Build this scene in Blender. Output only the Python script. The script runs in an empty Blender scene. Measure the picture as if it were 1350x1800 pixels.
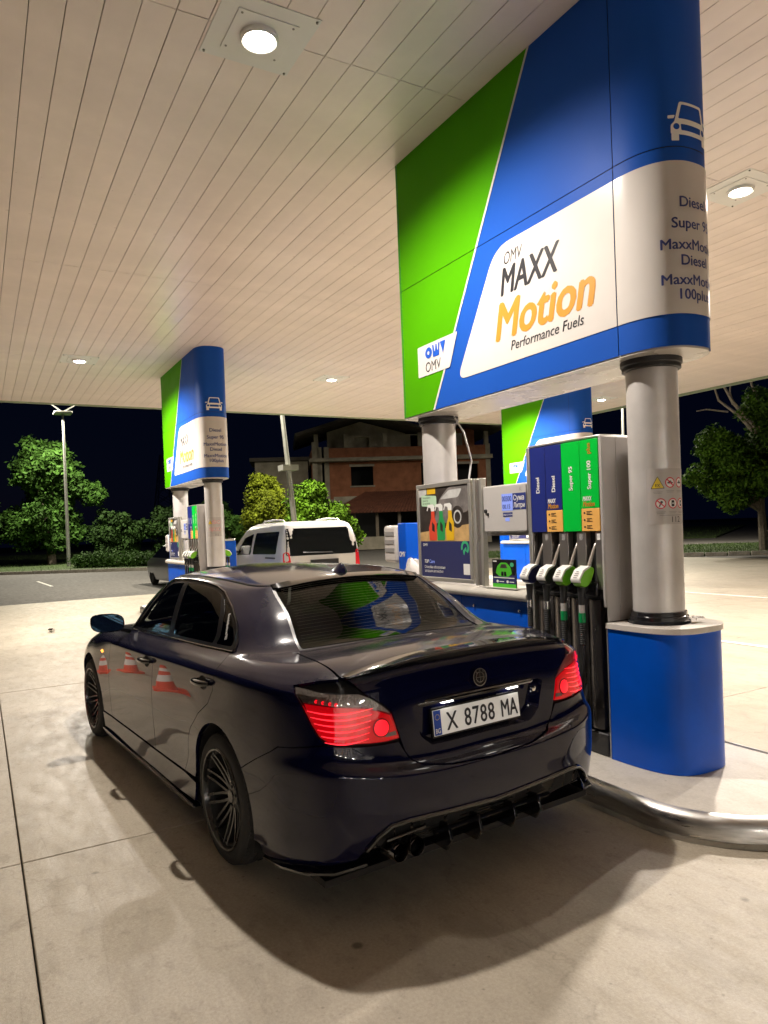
import bpy, math, random
import numpy as np
from mathutils import Vector, Matrix
from mathutils.geometry import delaunay_2d_cdt
random.seed(7); rng=np.random.default_rng(7)
sc=bpy.context.scene
COL=sc.collection
# ------------------------------------------------------------------ camera
PITCH,ROLL,YAW,FPX=-.0148,-.0388,-.515,1262.
cam=bpy.data.cameras.new('camera'); co=bpy.data.objects.new('camera',cam); COL.objects.link(co)
cam.sensor_fit='VERTICAL'; cam.sensor_height=24.; cam.lens=24.*FPX/1800.
cam.shift_y=45./1800.; cam.clip_start=.05; cam.clip_end=1200.
_d=Vector((math.cos(YAW)*math.cos(PITCH),math.sin(YAW)*math.cos(PITCH),math.sin(PITCH)))
_r=Vector((math.sin(YAW),-math.cos(YAW),0)); _u=_r.cross(_d)
_r2=math.cos(ROLL)*_r+math.sin(ROLL)*_u; _u2=-math.sin(ROLL)*_r+math.cos(ROLL)*_u
_m=Matrix((_r2,_u2,-_d)).transposed().to_4x4(); _m.translation=Vector((0,0,1.65)); co.matrix_world=_m
sc.camera=co
# ------------------------------------------------------------------ night sky
w=bpy.data.worlds.new('World'); sc.world=w; w.use_nodes=True
nt=w.node_tree; bg=nt.nodes['Background']
sky=nt.nodes.new('ShaderNodeTexSky'); sky.sky_type='NISHITA'; sky.sun_disc=False
sky.sun_elevation=math.radians(-7); sky.sun_rotation=math.radians(60)
_ad=nt.nodes.new('ShaderNodeMix'); _ad.data_type='RGBA'; _ad.blend_type='ADD'; _ad.inputs[0].default_value=1.; nt.links.new(sky.outputs[0],_ad.inputs[6]); _ad.inputs[7].default_value=(.008,.018,.075,1)
nt.links.new(_ad.outputs[2],bg.inputs[0]); bg.inputs[1].default_value=.05   # town glow in a clear night sky
LAMP_W=680.
sc.view_settings.view_transform='Standard'; sc.view_settings.look='None'
sc.view_settings.exposure=.44; sc.view_settings.gamma=1.; sc.view_settings.use_curve_mapping=False
try:
    sc.cycles.use_denoising=True; sc.cycles.sample_clamp_indirect=4.; sc.cycles.sample_clamp_direct=0.
    sc.cycles.max_bounces=8; sc.cycles.transparent_max_bounces=12; sc.cycles.caustics_reflective=False; sc.cycles.caustics_refractive=False
except Exception: pass

# ------------------------------------------------------------------ materials
MT={}
def mat(name,col,rough=.5,metal=0.,coat=0.,crough=.03,spec=.5,var=0.,vscale=3.,bump=0.,bscale=60.,emit=None,estr=0.,rvar=0.,stretch=None,trans=0.,aniso=0.,coords='Object'):
    if name in MT: return MT[name]
    m=bpy.data.materials.new(name); m.use_nodes=True; n=m.node_tree; b=n.nodes['Principled BSDF']
    c=(col[0],col[1],col[2],1.)
    b.inputs['Base Color'].default_value=c; b.inputs['Roughness'].default_value=rough
    b.inputs['Metallic'].default_value=metal; b.inputs['Coat Weight'].default_value=coat
    b.inputs['Coat Roughness'].default_value=crough; b.inputs['Specular IOR Level'].default_value=spec
    if trans: b.inputs['Transmission Weight'].default_value=trans
    if aniso: b.inputs['Anisotropic'].default_value=aniso
    if emit: b.inputs['Emission Color'].default_value=(*emit,1); b.inputs['Emission Strength'].default_value=estr
    if var or bump or rvar:
        tc=n.nodes.new('ShaderNodeTexCoord'); out=tc.outputs[coords]
        if stretch:
            mp=n.nodes.new('ShaderNodeMapping'); mp.inputs['Scale'].default_value=stretch; n.links.new(out,mp.inputs[0]); out=mp.outputs[0]
    if var:
        t=n.nodes.new('ShaderNodeTexNoise'); t.inputs['Scale'].default_value=vscale; t.inputs['Detail'].default_value=6; t.inputs['Roughness'].default_value=.62
        n.links.new(out,t.inputs['Vector'])
        r=n.nodes.new('ShaderNodeMapRange'); r.inputs[1].default_value=.3; r.inputs[2].default_value=.7; r.inputs[3].default_value=1-var; r.inputs[4].default_value=1+var*.6
        n.links.new(t.outputs[0],r.inputs[0])
        x=n.nodes.new('ShaderNodeVectorMath'); x.operation='SCALE'; x.inputs[0].default_value=col[:3]; n.links.new(r.outputs[0],x.inputs['Scale']); n.links.new(x.outputs[0],b.inputs['Base Color'])
    if rvar:
        t=n.nodes.new('ShaderNodeTexNoise'); t.inputs['Scale'].default_value=vscale*1.7; t.inputs['Detail'].default_value=8; n.links.new(out,t.inputs['Vector'])
        r=n.nodes.new('ShaderNodeMapRange'); r.inputs[1].default_value=.35; r.inputs[2].default_value=.7; r.inputs[3].default_value=rough; r.inputs[4].default_value=rough+rvar
        n.links.new(t.outputs[0],r.inputs[0]); n.links.new(r.outputs[0],b.inputs['Roughness'])
    if bump:
        t=n.nodes.new('ShaderNodeTexNoise'); t.inputs['Scale'].default_value=bscale; t.inputs['Detail'].default_value=4; n.links.new(out,t.inputs['Vector'])
        k=n.nodes.new('ShaderNodeBump'); k.inputs['Strength'].default_value=bump; k.inputs['Distance'].default_value=.01; n.links.new(t.outputs[0],k.inputs['Height']); n.links.new(k.outputs[0],b.inputs['Normal'])
    MT[name]=m; return m
def glassmat(name,tint,gl=1.,rough=.01,ior=1.5):
    m=bpy.data.materials.new(name); m.use_nodes=True; n=m.node_tree; n.nodes.remove(n.nodes['Principled BSDF'])
    o=n.nodes['Material Output']; t=n.nodes.new('ShaderNodeBsdfTransparent'); t.inputs[0].default_value=(*tint,1)
    g=n.nodes.new('ShaderNodeBsdfGlossy'); g.inputs['Roughness'].default_value=rough
    f=n.nodes.new('ShaderNodeFresnel'); f.inputs[0].default_value=ior
    mx=n.nodes.new('ShaderNodeMixShader'); n.links.new(f.outputs[0],mx.inputs[0]); n.links.new(t.outputs[0],mx.inputs[1]); n.links.new(g.outputs[0],mx.inputs[2]); n.links.new(mx.outputs[0],o.inputs[0])
    MT[name]=m; return m

# ------------------------------------------------------------------ object helpers
def tag(o,label=None,cat=None,group=None,kind=None):
    if label: o['label']=label
    if cat: o['category']=cat
    if group: o['group']=group
    if kind: o['kind']=kind
    return o
def empty(name,loc=(0,0,0),rz=0,label=None,cat=None,group=None):
    o=bpy.data.objects.new(name,None); COL.objects.link(o); o.location=loc; o.rotation_euler=(0,0,rz); o.empty_display_size=.2
    return tag(o,label,cat,group)
def kids(o): return KIDS.get(o.name,[])
KIDS={}
def link(o,parent=None):
    COL.objects.link(o)
    if parent is not None:
        o.parent=parent; KIDS.setdefault(parent.name,[]).append(o)
    return o
def dup(o,parent=None,loc=None,rz=None,label=None,group=None):
    c=o.copy(); link(c,parent)
    if loc is not None: c.location=loc
    if rz is not None: c.rotation_euler=(0,0,rz)
    if label: c['label']=label
    if group: c['group']=group
    for k in list(kids(o)): dup(k,c)
    return c
class MB:
    def __init__(s): s.v=[]; s.f=[]; s.nsm=[]
    def add(s,vs,fs,sm=True):
        b=len(s.v); s.v+= [tuple(map(float,p)) for p in vs]; s.f+=[tuple(i+b for i in f) for f in fs]; s.nsm+=[sm]*len(fs); return s
    def box(s,x0,x1,y0,y1,z0,z1):
        return s.add([(x0,y0,z0),(x1,y0,z0),(x1,y1,z0),(x0,y1,z0),(x0,y0,z1),(x1,y0,z1),(x1,y1,z1),(x0,y1,z1)],
            [(0,3,2,1),(4,5,6,7),(0,1,5,4),(1,2,6,5),(2,3,7,6),(3,0,4,7)],False)
    def obox(s,c,sz,rot):
        h=Vector(sz)/2; c=Vector(c)
        vs=[c+rot@Vector((sx*h.x,sy*h.y,sz_*h.z)) for sz_ in(-1,1) for sx,sy in((-1,-1),(1,-1),(1,1),(-1,1))]
        return s.add(vs,[(0,3,2,1),(4,5,6,7),(0,1,5,4),(1,2,6,5),(2,3,7,6),(3,0,4,7)],False)
    def tube(s,pts,r,n=10,caps=True):
        pts=[Vector(p) for p in pts]; m=len(pts); rr=[float(q) for q in r] if isinstance(r,(list,tuple)) else [float(r)]*m
        t0=(pts[1]-pts[0]).normalized(); a=t0.orthogonal().normalized(); vs=[]
        for i,p in enumerate(pts):
            t=(pts[min(i+1,m-1)]-pts[max(i-1,0)]).normalized(); a=(a-t*a.dot(t)).normalized(); b=t.cross(a)
            for k in range(n):
                q=2*math.pi*k/n; vs.append(p+rr[i]*(math.cos(q)*a+math.sin(q)*b))
        fs=[(i*n+k,i*n+(k+1)%n,(i+1)*n+(k+1)%n,(i+1)*n+k) for i in range(m-1) for k in range(n)]
        if caps: fs+=[tuple(range(n))[::-1],tuple(range((m-1)*n,m*n))]
        return s.add(vs,fs)
    def lathe(s,prof,c,axis='z',n=32,closed=False):
        vs=[]; c=Vector(c)
        for r,h in prof:
            r=float(r);h=float(h)
            for k in range(n):
                q=2*math.pi*k/n; a,b=r*math.cos(q),r*math.sin(q)
                vs.append(c+(Vector((a,b,h)) if axis=='z' else Vector((a,h,b)) if axis=='y' else Vector((h,a,b))))
        m=len(prof); fs=[]
        for i in range(m-1 if not closed else m):
            j=(i+1)%m
            for k in range(n):
                f=(i*n+k,i*n+(k+1)%n,j*n+(k+1)%n,j*n+k); fs.append(f if axis!='y' else f[::-1])
        return s.add(vs,fs)
    def prism(s,poly,h0,h1,plane='xy'):
        n=len(poly); P=(lambda a,b,h:(a,b,h)) if plane=='xy' else (lambda a,b,h:(a,h,b)) if plane=='xz' else (lambda a,b,h:(h,a,b))
        vs=[P(a,b,h0) for a,b in poly]+[P(a,b,h1) for a,b in poly]
        fs=[(i,(i+1)%n,n+(i+1)%n,n+i) for i in range(n)]+[tuple(range(n))[::-1],tuple(range(n,2*n))]
        return s.add(vs,fs,False)
    def mesh(s,name,smooth=True,ang=35):
        me=bpy.data.meshes.new(name); me.from_pydata(s.v,[],s.f)
        if smooth and len(s.f):
            me.polygons.foreach_set('use_smooth',[True]*len(me.polygons)); me.set_sharp_from_angle(angle=math.radians(ang))
        me.update(); return me
    def build(s,name,m,parent=None,smooth=True,ang=35,bevel=0,loc=None,rz=None,fix=True,**tg):
        me=s.mesh(name,smooth,ang)
        if fix:
            import bmesh
            bm=bmesh.new(); bm.from_mesh(me); bmesh.ops.recalc_face_normals(bm,faces=bm.faces); bm.to_mesh(me); bm.free()
        if m: me.materials.append(m)
        o=bpy.data.objects.new(name,me); link(o,parent)
        if loc: o.location=loc
        if rz: o.rotation_euler=(0,0,rz)
        if bevel:
            b=o.modifiers.new('b','BEVEL'); b.width=bevel; b.segments=2; b.limit_method='ANGLE'; b.angle_limit=math.radians(40)
        return tag(o,**tg)
def inst(me,name,parent=None,loc=(0,0,0),rz=0,**tg):
    o=bpy.data.objects.new(name,me); link(o,parent); o.location=loc; o.rotation_euler=(0,0,rz); return tag(o,**tg)
def pnpoly(P,poly):
    poly=np.asarray(poly); x,y=P[:,0],P[:,1]; ins=np.zeros(len(P),bool); n=len(poly); j=n-1
    for i in range(n):
        xi,yi=poly[i]; xj,yj=poly[j]
        if yi!=yj:
            c=((yi>y)!=(yj>y))&(x<(xj-xi)*(y-yi)/(yj-yi)+xi); ins^=c
        j=i
    return ins
def resamp(poly,step):
    out=[]; n=len(poly)
    for i in range(n):
        a=np.array(poly[i],float); b=np.array(poly[(i+1)%n],float); k=max(1,int(np.ceil(np.max(np.abs(b-a)/step))))
        for t in range(k): out.append(a+(b-a)*t/k)
    return np.array(out)
def rnd(poly,r,seg=5):
    """round the corners of a 2D polygon"""
    out=[]; n=len(poly); rr=r if isinstance(r,(list,tuple)) else [r]*n
    for i in range(n):
        p=np.array(poly[i],float); a=np.array(poly[i-1],float)-p; b=np.array(poly[(i+1)%n],float)-p
        la,lb=np.linalg.norm(a),np.linalg.norm(b); q=min(rr[i],la*.48,lb*.48)
        if q<=1e-5: out.append(tuple(p)); continue
        A=p+a/la*q; B=p+b/lb*q
        for k in range(seg+1):
            t=k/seg; out.append(tuple((1-t)**2*A+2*t*(1-t)*p+t*t*B))
    return out
def area(poly):
    p=np.asarray(poly); return .5*np.sum(p[:,0]*np.roll(p[:,1],-1)-np.roll(p[:,0],-1)*p[:,1])
def fill(outline,step,mapf,holes=(),off=0.,thick=0.,su=None):
    """triangulate a polygon of a (u,v) domain with interior points and map it on a surface; returns verts,faces,normals"""
    st=np.array(step,float)*np.ones(2)
    loops=[resamp(outline,st)]+[resamp(h,st) for h in holes]
    pts=[];edges=[]
    for L in loops:
        b=len(pts); pts+=list(L); edges+=[(b+i,b+(i+1)%len(L)) for i in range(len(L))]
    o=loops[0]; lo=o.min(0); hi=o.max(0)
    gx=np.arange(lo[0]+st[0]*.5,hi[0],st[0]); gy=np.arange(lo[1]+st[1]*.5,hi[1],st[1])
    if len(gx) and len(gy):
        G=np.array([(a,b) for a in gx for b in gy]); ins=pnpoly(G,o)
        for h in loops[1:]: ins&=~pnpoly(G,h)
        B=np.array(pts)/st; k=ins.nonzero()[0]
        for i in k:
            if np.min(np.sum((B-G[i]/st)**2,1))>.12: pts.append(G[i])
    sc_=1./st
    r=delaunay_2d_cdt([Vector((p[0]*sc_[0],p[1]*sc_[1])) for p in pts],edges,[],0,1e-6)
    V=np.array([(v.x/sc_[0],v.y/sc_[1]) for v in r[0]]); F=[tuple(f) for f in r[2]]
    cen=np.array([V[list(f)].mean(0) for f in F]); ok=pnpoly(cen,o)
    for h in loops[1:]: ok&=~pnpoly(cen,h)
    F=[f for f,k in zip(F,ok) if k]
    P,N=mapf(V[:,0],V[:,1]); P=P+N*off
    # orientation
    a,b,c=(P[[f[i] for f in F]] for i in range(3)); nn=np.cross(b-a,c-a); d=np.sum(nn*N[[f[0] for f in F]],1)
    F=[f if q>0 else f[::-1] for f,q in zip(F,d)]
    if thick:
        cnt={}
        for f in F:
            for i in range(3):
                e=(f[i],f[(i+1)%3]); cnt[e]=1
        bd=[e for e in cnt if (e[1],e[0]) not in cnt]
        idx=sorted({i for e in bd for i in e}); mp={}; add=[]; addN=[]
        base=len(P)
        # duplicate rim so the flange shades sharply
        for k,i in enumerate(idx): mp[i]=base+k*2; add+=[P[i],P[i]-N[i]*thick]; addN+=[N[i],N[i]]
        nF=len(F)
        F+=[(mp[b_],mp[a_],mp[a_]+1,mp[b_]+1) for a_,b_ in bd]
        P=np.vstack([P,add]); N=np.vstack([N,addN]); 
        return P,F,N,nF
    return P,F,N,len(F)
def surf_obj(name,res,m,parent,**tg):
    P,F,N,nF=res
    me=bpy.data.meshes.new(name); me.from_pydata([tuple(p) for p in P],[],F); me.polygons.foreach_set('use_smooth',[i<nF for i in range(len(F))])
    me.materials.append(m); me.update()
    try:
        ln=[]
        for pl in me.polygons:
            for vi in pl.vertices:
                ln.append(tuple(N[vi]) if pl.index<nF else (0,0,0))
        me.normals_split_custom_set(ln)
    except Exception as e: print('normals',e)
    o=bpy.data.objects.new(name,me); link(o,parent); return tag(o,**tg)
_TX={}
def textmesh(s,size=1.,shear=0.,bold=0.,align='LEFT',xs=1.,space=1.):
    key=(s,shear,bold,align,space)
    if key not in _TX:
        c=bpy.data.curves.new('t','FONT'); c.body=s; c.size=1.; c.shear=shear; c.offset=bold; c.align_x=align; c.space_character=space; c.resolution_u=3
        o=bpy.data.objects.new('t',c); COL.objects.link(o)
        bpy.context.view_layer.update()
        me=bpy.data.meshes.new_from_object(o.evaluated_get(bpy.context.evaluated_depsgraph_get()))
        _TX[key]=(np.array([(v.co.x,v.co.y) for v in me.vertices]).reshape(-1,2),[tuple(p.vertices) for p in me.polygons])
        bpy.data.objects.remove(o); bpy.data.curves.remove(c); bpy.data.meshes.remove(me)
    V,F=_TX[key]; return V*np.array([size*xs,size]),F
def text(name,s,size,mapf,m,parent,**k):
    """mapf(u,v)->(P,N); the letters are a thin print on the surface"""
    tg={q:k.pop(q) for q in ('label','kind') if q in k}
    bold=k.pop('bold',0.); thin=min(bold,0.)
    V,F=textmesh(s,size,bold=thin,**k)
    if not len(V): return
    nv=len(V); F0=F
    if bold>0:      # heavier strokes: a few shifted prints of the same letter, each a hair above the last
        d=bold*size; sh=[(0,0),(d,0),(-d,0),(0,d*.7),(0,-d*.7)]
        V=np.vstack([V+np.array(q) for q in sh]); F=[tuple(i+nv*q for i in f) for q in range(5) for f in F0]
    P,N=mapf(V[:,0],V[:,1])
    if bold>0: P=P+N*(np.repeat(np.arange(5),nv)*.00012)[:,None]
    me=bpy.data.meshes.new(name)
    f0=F[0]; n=np.cross(P[f0[1]]-P[f0[0]],P[f0[2]]-P[f0[0]])
    if n@N[f0[0]]<0: F=[f[::-1] for f in F]
    me.from_pydata([tuple(p) for p in P],[],F); me.materials.append(m); o=bpy.data.objects.new(name,me); link(o,parent); return tag(o,**tg)
def plane(o,ax,ay):
    """flat mapping: origin + u*ax + v*ay"""
    o=np.array(o,float); ax=np.array(ax,float); ay=np.array(ay,float); n=np.cross(ax,ay); n/=np.linalg.norm(n)
    return lambda u,v:(o+np.outer(u,ax)+np.outer(v,ay),np.tile(n,(len(u),1)))
def quad_print(name,poly,mp,m,parent,**tg):
    P,N=mp(np.array([p[0] for p in poly],float),np.array([p[1] for p in poly],float))
    me=bpy.data.meshes.new(name); F=[tuple(range(len(poly)))]
    n=np.cross(P[1]-P[0],P[2]-P[1])
    if n@N[0]<0: F=[F[0][::-1]]
    me.from_pydata([tuple(p) for p in P],[],F); me.materials.append(m); o=bpy.data.objects.new(name,me); link(o,parent); return tag(o,**tg)
def circ(cx,cy,r,n=24,a0=0,a1=2*math.pi): return [(cx+r*math.cos(a0+(a1-a0)*i/n),cy+r*math.sin(a0+(a1-a0)*i/n)) for i in range(n)]
# ================================================================== MATERIALS
def ground_mat(name,base,dark,light,rough=.6):
    m=bpy.data.materials.new(name); m.use_nodes=True; n=m.node_tree; b=n.nodes['Principled BSDF']; L=n.links.new
    tc=n.nodes.new('ShaderNodeNewGeometry'); P=tc.outputs['Position']
    def noise(s,d=8,r=.6,st=None,dist=0):
        t=n.nodes.new('ShaderNodeTexNoise'); t.inputs['Scale'].default_value=s; t.inputs['Detail'].default_value=d; t.inputs['Roughness'].default_value=r; t.inputs['Distortion'].default_value=dist
        if st:
            mp=n.nodes.new('ShaderNodeMapping'); mp.inputs['Scale'].default_value=st; L(P,mp.inputs[0]); L(mp.outputs[0],t.inputs['Vector'])
        else: L(P,t.inputs['Vector'])
        return t.outputs[0]
    def ramp(x,a,b_,c0,c1):
        r=n.nodes.new('ShaderNodeMapRange'); r.inputs[1].default_value=a; r.inputs[2].default_value=b_; r.inputs[3].default_value=c0; r.inputs[4].default_value=c1; L(x,r.inputs[0]); return r.outputs[0]
    def mix(f,a,b_,mode='MIX'):
        x=n.nodes.new('ShaderNodeMix'); x.data_type='RGBA'; x.blend_type=mode
        if isinstance(f,(int,float)): x.inputs[0].default_value=f
        else: L(f,x.inputs[0])
        for i,q in((6,a),(7,b_)):
            if isinstance(q,tuple): x.inputs[i].default_value=(*q,1)
            else: L(q,x.inputs[i])
        return x.outputs[2]
    c=mix(ramp(noise(.55,6,.65,dist=.6),.32,.68,0,1),base,light)
    c=mix(ramp(noise(2.3,8,.7,(.6,1.6,1),.4),.5,.72,0,.5),c,dark)          # broad worn patches
    c=mix(ramp(noise(9,8,.7),.54,.74,0,.62),c,dark)
    c=mix(ramp(noise(28,7,.75),.60,.72,0,.55),c,dark)
    c=mix(ramp(noise(70,4,.7),.3,.7,0,.42),c,dark)                           # sand grain
    c=mix(ramp(noise(240,2,.6),.55,.75,0,.45),c,light)
    c=mix(ramp(noise(1.1,5,.75,(.9,14,1),1.2),.60,.72,0,.35),c,dark)         # tyre scuffs along the lane
    v=n.nodes.new('ShaderNodeTexVoronoi'); v.inputs['Scale'].default_value=1.7; L(P,v.inputs['Vector'])
    c=mix(ramp(v.outputs['Distance'],.025,.05,.7,0),c,tuple(x*.25 for x in dark))   # oil drips
    v2=n.nodes.new('ShaderNodeTexVoronoi'); v2.inputs['Scale'].default_value=11; L(P,v2.inputs['Vector'])
    c=mix(ramp(v2.outputs['Distance'],.04,.09,.45,0),c,tuple(x*.5 for x in dark))
    # hairline cracks
    v3=n.nodes.new('ShaderNodeTexVoronoi'); v3.feature='DISTANCE_TO_EDGE'; v3.inputs['Scale'].default_value=.42; 
    mp=n.nodes.new('ShaderNodeMapping'); L(P,mp.inputs[0]); ad=n.nodes.new('ShaderNodeVectorMath'); ad.operation='ADD'; L(mp.outputs[0],ad.inputs[0]); nn=n.nodes.new('ShaderNodeTexNoise'); nn.inputs['Scale'].default_value=3; nn.inputs['Detail'].default_value=6; L(P,nn.inputs['Vector']); sc2=n.nodes.new('ShaderNodeVectorMath'); sc2.operation='SCALE'; sc2.inputs['Scale'].default_value=.5; L(nn.outputs[1],sc2.inputs[0]); L(sc2.outputs[0],ad.inputs[1]); L(ad.outputs[0],v3.inputs['Vector'])
    c=mix(ramp(v3.outputs['Distance'],0,.0035,.35,0),c,dark)
    L(c,b.inputs['Base Color'])
    L(ramp(noise(3,8,.7,(1,3,1)),.35,.7,rough-.12,rough+.15),b.inputs['Roughness'])
    k=n.nodes.new('ShaderNodeBump'); k.inputs['Strength'].default_value=.35; k.inputs['Distance'].default_value=.004; L(noise(160,5,.7),k.inputs['Height']); L(k.outputs[0],b.inputs['Normal'])
    MT[name]=m; return m
CONC=ground_mat('concrete',(.37,.325,.25),(.165,.14,.10),(.45,.40,.32),.52)
ASPH=ground_mat('asphalt',(.10,.092,.085),(.06,.056,.052),(.125,.115,.105),.75)
ISL=ground_mat('island_concrete',(.50,.47,.41),(.33,.30,.25),(.60,.56,.50),.7)
mat('joint',(.11,.095,.08),.9)
mat('soil',(.03,.03,.018),.95,var=.3,vscale=.3)
mat('grass_ground',(.035,.06,.012),.9,var=.5,vscale=6,bump=.8,bscale=30)
mat('grass_blade',(.07,.13,.02),.7,var=.4,vscale=2)
mat('kerb_stone',(.33,.30,.25),.8,var=.35,vscale=6,bump=.3,bscale=60)
mat('steel',(.56,.545,.52),.27,1.,rvar=.3,vscale=4,var=.4,stretch=(1,1,6),bump=.06,bscale=25)
mat('paint_line',(.72,.70,.64),.6,var=.3,vscale=12)
mat('ceiling_metal',(.86,.755,.705),.27,0,spec=.5,rvar=.10,vscale=1.3,var=.10)
_m=MT['ceiling_metal']; _n=_m.node_tree; _b=_n.nodes['Principled BSDF']; _src=_b.inputs['Base Color'].links[0].from_socket
_oi=_n.nodes.new('ShaderNodeObjectInfo'); _mr=_n.nodes.new('ShaderNodeMapRange'); _mr.inputs[3].default_value=.955; _mr.inputs[4].default_value=1.02; _n.links.new(_oi.outputs['Random'],_mr.inputs[0])
_sc=_n.nodes.new('ShaderNodeVectorMath'); _sc.operation='SCALE'; _n.links.new(_src,_sc.inputs[0]); _n.links.new(_mr.outputs[0],_sc.inputs['Scale']); _n.links.new(_sc.outputs[0],_b.inputs['Base Color'])
mat('ceiling_gap',(.22,.20,.18),.8)
mat('fascia',(.30,.36,.24),.4)
mat('white_metal',(.78,.77,.74),.35,var=.04,rvar=.1)
mat('screw',(.25,.24,.22),.3,1)
mat('column_paint',(.64,.615,.59),.34,.35,rvar=.12,vscale=5,var=.09,bump=.04,bscale=40)
mat('rubber',(.018,.018,.018),.6,bump=.1)
mat('black_gloss',(.012,.012,.014),.18,spec=.6)
mat('black_matt',(.02,.02,.021),.55)
mat('sign_blue',(.013,.080,.40),.46,spec=.06,var=.05,vscale=1.2,rvar=.07)
mat('sign_navy',(.012,.055,.24),.16,coat=.5,var=.06,vscale=1.2,rvar=.07)
mat('sign_green',(.062,.30,.001),.46,spec=.06,var=.05,vscale=1.2,rvar=.07)
mat('sign_white',(.62,.585,.55),.2,spec=.16,var=.04,vscale=2,rvar=.06)
mat('soffit_white',(.66,.62,.57),.22,var=.06,rvar=.1,vscale=2)
mat('print_black',(.02,.02,.025),.4); mat('print_orange',(.56,.26,.03),.4); mat('print_blue',(.01,.09,.50),.4); mat('print_navy',(.03,.045,.20),.4)
mat('print_white',(.82,.81,.78),.4); mat('print_grey',(.30,.29,.28),.5)
mat('seam',(.008,.01,.012),.7)
mat('plinth_blue',(.001,.085,.56),.28,spec=.3,var=.16,vscale=2.2,rvar=.12)
mat('counter',(.50,.475,.42),.45,var=.12,vscale=8,rvar=.1)
mat('housing_grey',(.54,.515,.50),.32,.25,var=.06,vscale=3,rvar=.12)
mat('brushed',(.36,.33,.305),.26,.8,rvar=.14,vscale=4,stretch=(1,1,.15),var=.15)
mat('brushed_dark',(.17,.155,.145),.22,.85,rvar=.12,vscale=4,stretch=(1,1,.15),var=.15)
mat('grade_blue',(.018,.03,.20),.3,coat=.3); mat('grade_green',(0.0,.56,.05),.3,coat=.3); mat('grade_orange',(.85,.46,.12),.35)
mat('alu',(.60,.585,.54),.28,.7,rvar=.1)
mat('alu_bright',(.80,.79,.76),.2,1)
mat('lamp_glow',(1,1,1),.3,emit=(1.,.93,.78),estr=60.)
mat('bark',(.16,.13,.10),.9,var=.4,vscale=12,bump=.8,bscale=40)
mat('bare_bark',(.38,.32,.26),.9,var=.3,vscale=10,bump=.5,bscale=40)
mat('brick_wall',(.34,.13,.065),.9,var=.35,vscale=1.4,bump=.5,bscale=8)
mat('render_wall',(.36,.32,.25),.9,var=.4,vscale=.8,bump=.4,bscale=6)
mat('roof_tile',(.16,.055,.03),.85,var=.35,vscale=2)
mat('old_roof',(.12,.105,.09),.9,var=.3,vscale=1)
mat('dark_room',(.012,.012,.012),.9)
mat('galv',(.40,.40,.37),.5,.5,var=.15,vscale=4)
def leafmat(name,c):
    m=mat(name,c,.7,var=.6,vscale=.9,spec=.12); return m
leafmat('leaf_dark',(.022,.05,.010)); leafmat('leaf_bright',(.075,.16,.006)); leafmat('leaf_yellow',(.12,.15,.008)); leafmat('leaf_mid',(.035,.085,.012)); leafmat('leaf_olive',(.065,.14,.012))

# ================================================================== GROUND
b=MB().box(-120,260,-260,200,-.34,-.30); b.build('ground',MT['soil'],kind='structure')
b=MB().box(-60,120,-140,60,-.30,-.055); b.build('road',ASPH,kind='structure')
fc=empty('forecourt',(0,0,0)); tag(fc,kind='structure')
MB().box(-16,21,-24.3,16,-.20,-.09).build('slab_bed',MT['joint'],fc)
xs_=[-14.87,-10.12,-5.37,-.62,4.13,8.88,13.63,18.38,21.]; ys_=[15.,13.99,6.93,-.13,-7.19,-14.25,-21.31,-24.3]
for i in range(len(xs_)-1):
    for j in range(len(ys_)-1):
        g=.0035
        MB().box(xs_[i]+g,xs_[i+1]-g,ys_[j+1]+g,ys_[j]-g,-.089,rng.uniform(-.0015,.0015)).build('concrete_slab',CONC,fc,bevel=.005)
for x0,x1,y in((-4.,6.9,-8.33),(4.,15.,-13.15)):
    MB().box(x0,x1,y-.05,y+.05,.002,.006).build('lane_marking',MT['paint_line'],kind='structure')
MB().obox((31,-2.2,-.052),(4.2,.11,.006),Matrix.Rotation(.05,3,'Z')).build('parking_marking',MT['paint_line'],kind='structure')
# kerb stones and grass beyond the road
def strip(name,pts,wd,z0,z1,m,**k):
    b=MB()
    for (x0,y0),(x1,y1) in zip(pts,pts[1:]):
        d=Vector((x1-x0,y1-y0,0)).normalized(); nn=Vector((-d.y,d.x,0))*wd
        b.add([(x0,y0,z0),(x1,y1,z0),(x1+nn.x,y1+nn.y,z0),(x0+nn.x,y0+nn.y,z0),(x0,y0,z1),(x1,y1,z1),(x1+nn.x,y1+nn.y,z1),(x0+nn.x,y0+nn.y,z1)],[(0,3,2,1),(4,5,6,7),(0,1,5,4),(1,2,6,5),(2,3,7,6),(3,0,4,7)],False)
    return b.build(name,m,**k)
KL=[(44.,30.),(42.5,0.),(36.3,-8.),(33.,-12.5)]
def kerb(root,pts,step=1.0,ht=.1):
    me=None
    for (x0,y0),(x1,y1) in zip(pts,pts[1:]):
        L=math.hypot(x1-x0,y1-y0); n=int(L/step); a=math.atan2(y1-y0,x1-x0)
        for i in range(n):
            t=(i+.5)/n
            if me is None: me=MB().box(-step/2+.012,step/2-.012,-.075,.075,-.2,ht).mesh('kerb_stone'); me.materials.append(MT['kerb_stone'])
            inst(me,'kerb_stone',root,(x0+(x1-x0)*t,y0+(y1-y0)*t,rng.uniform(-.008,.008)),a+rng.uniform(-.006,.006))
kr=empty('far_kerb'); tag(kr,kind='structure'); kerb(kr,KL)
kr2=empty('verge_kerb'); tag(kr2,kind='structure'); kerb(kr2,[(27.,-17.3),(19.6,-25.1),(12.,-33.2)],.8,.11)
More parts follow.
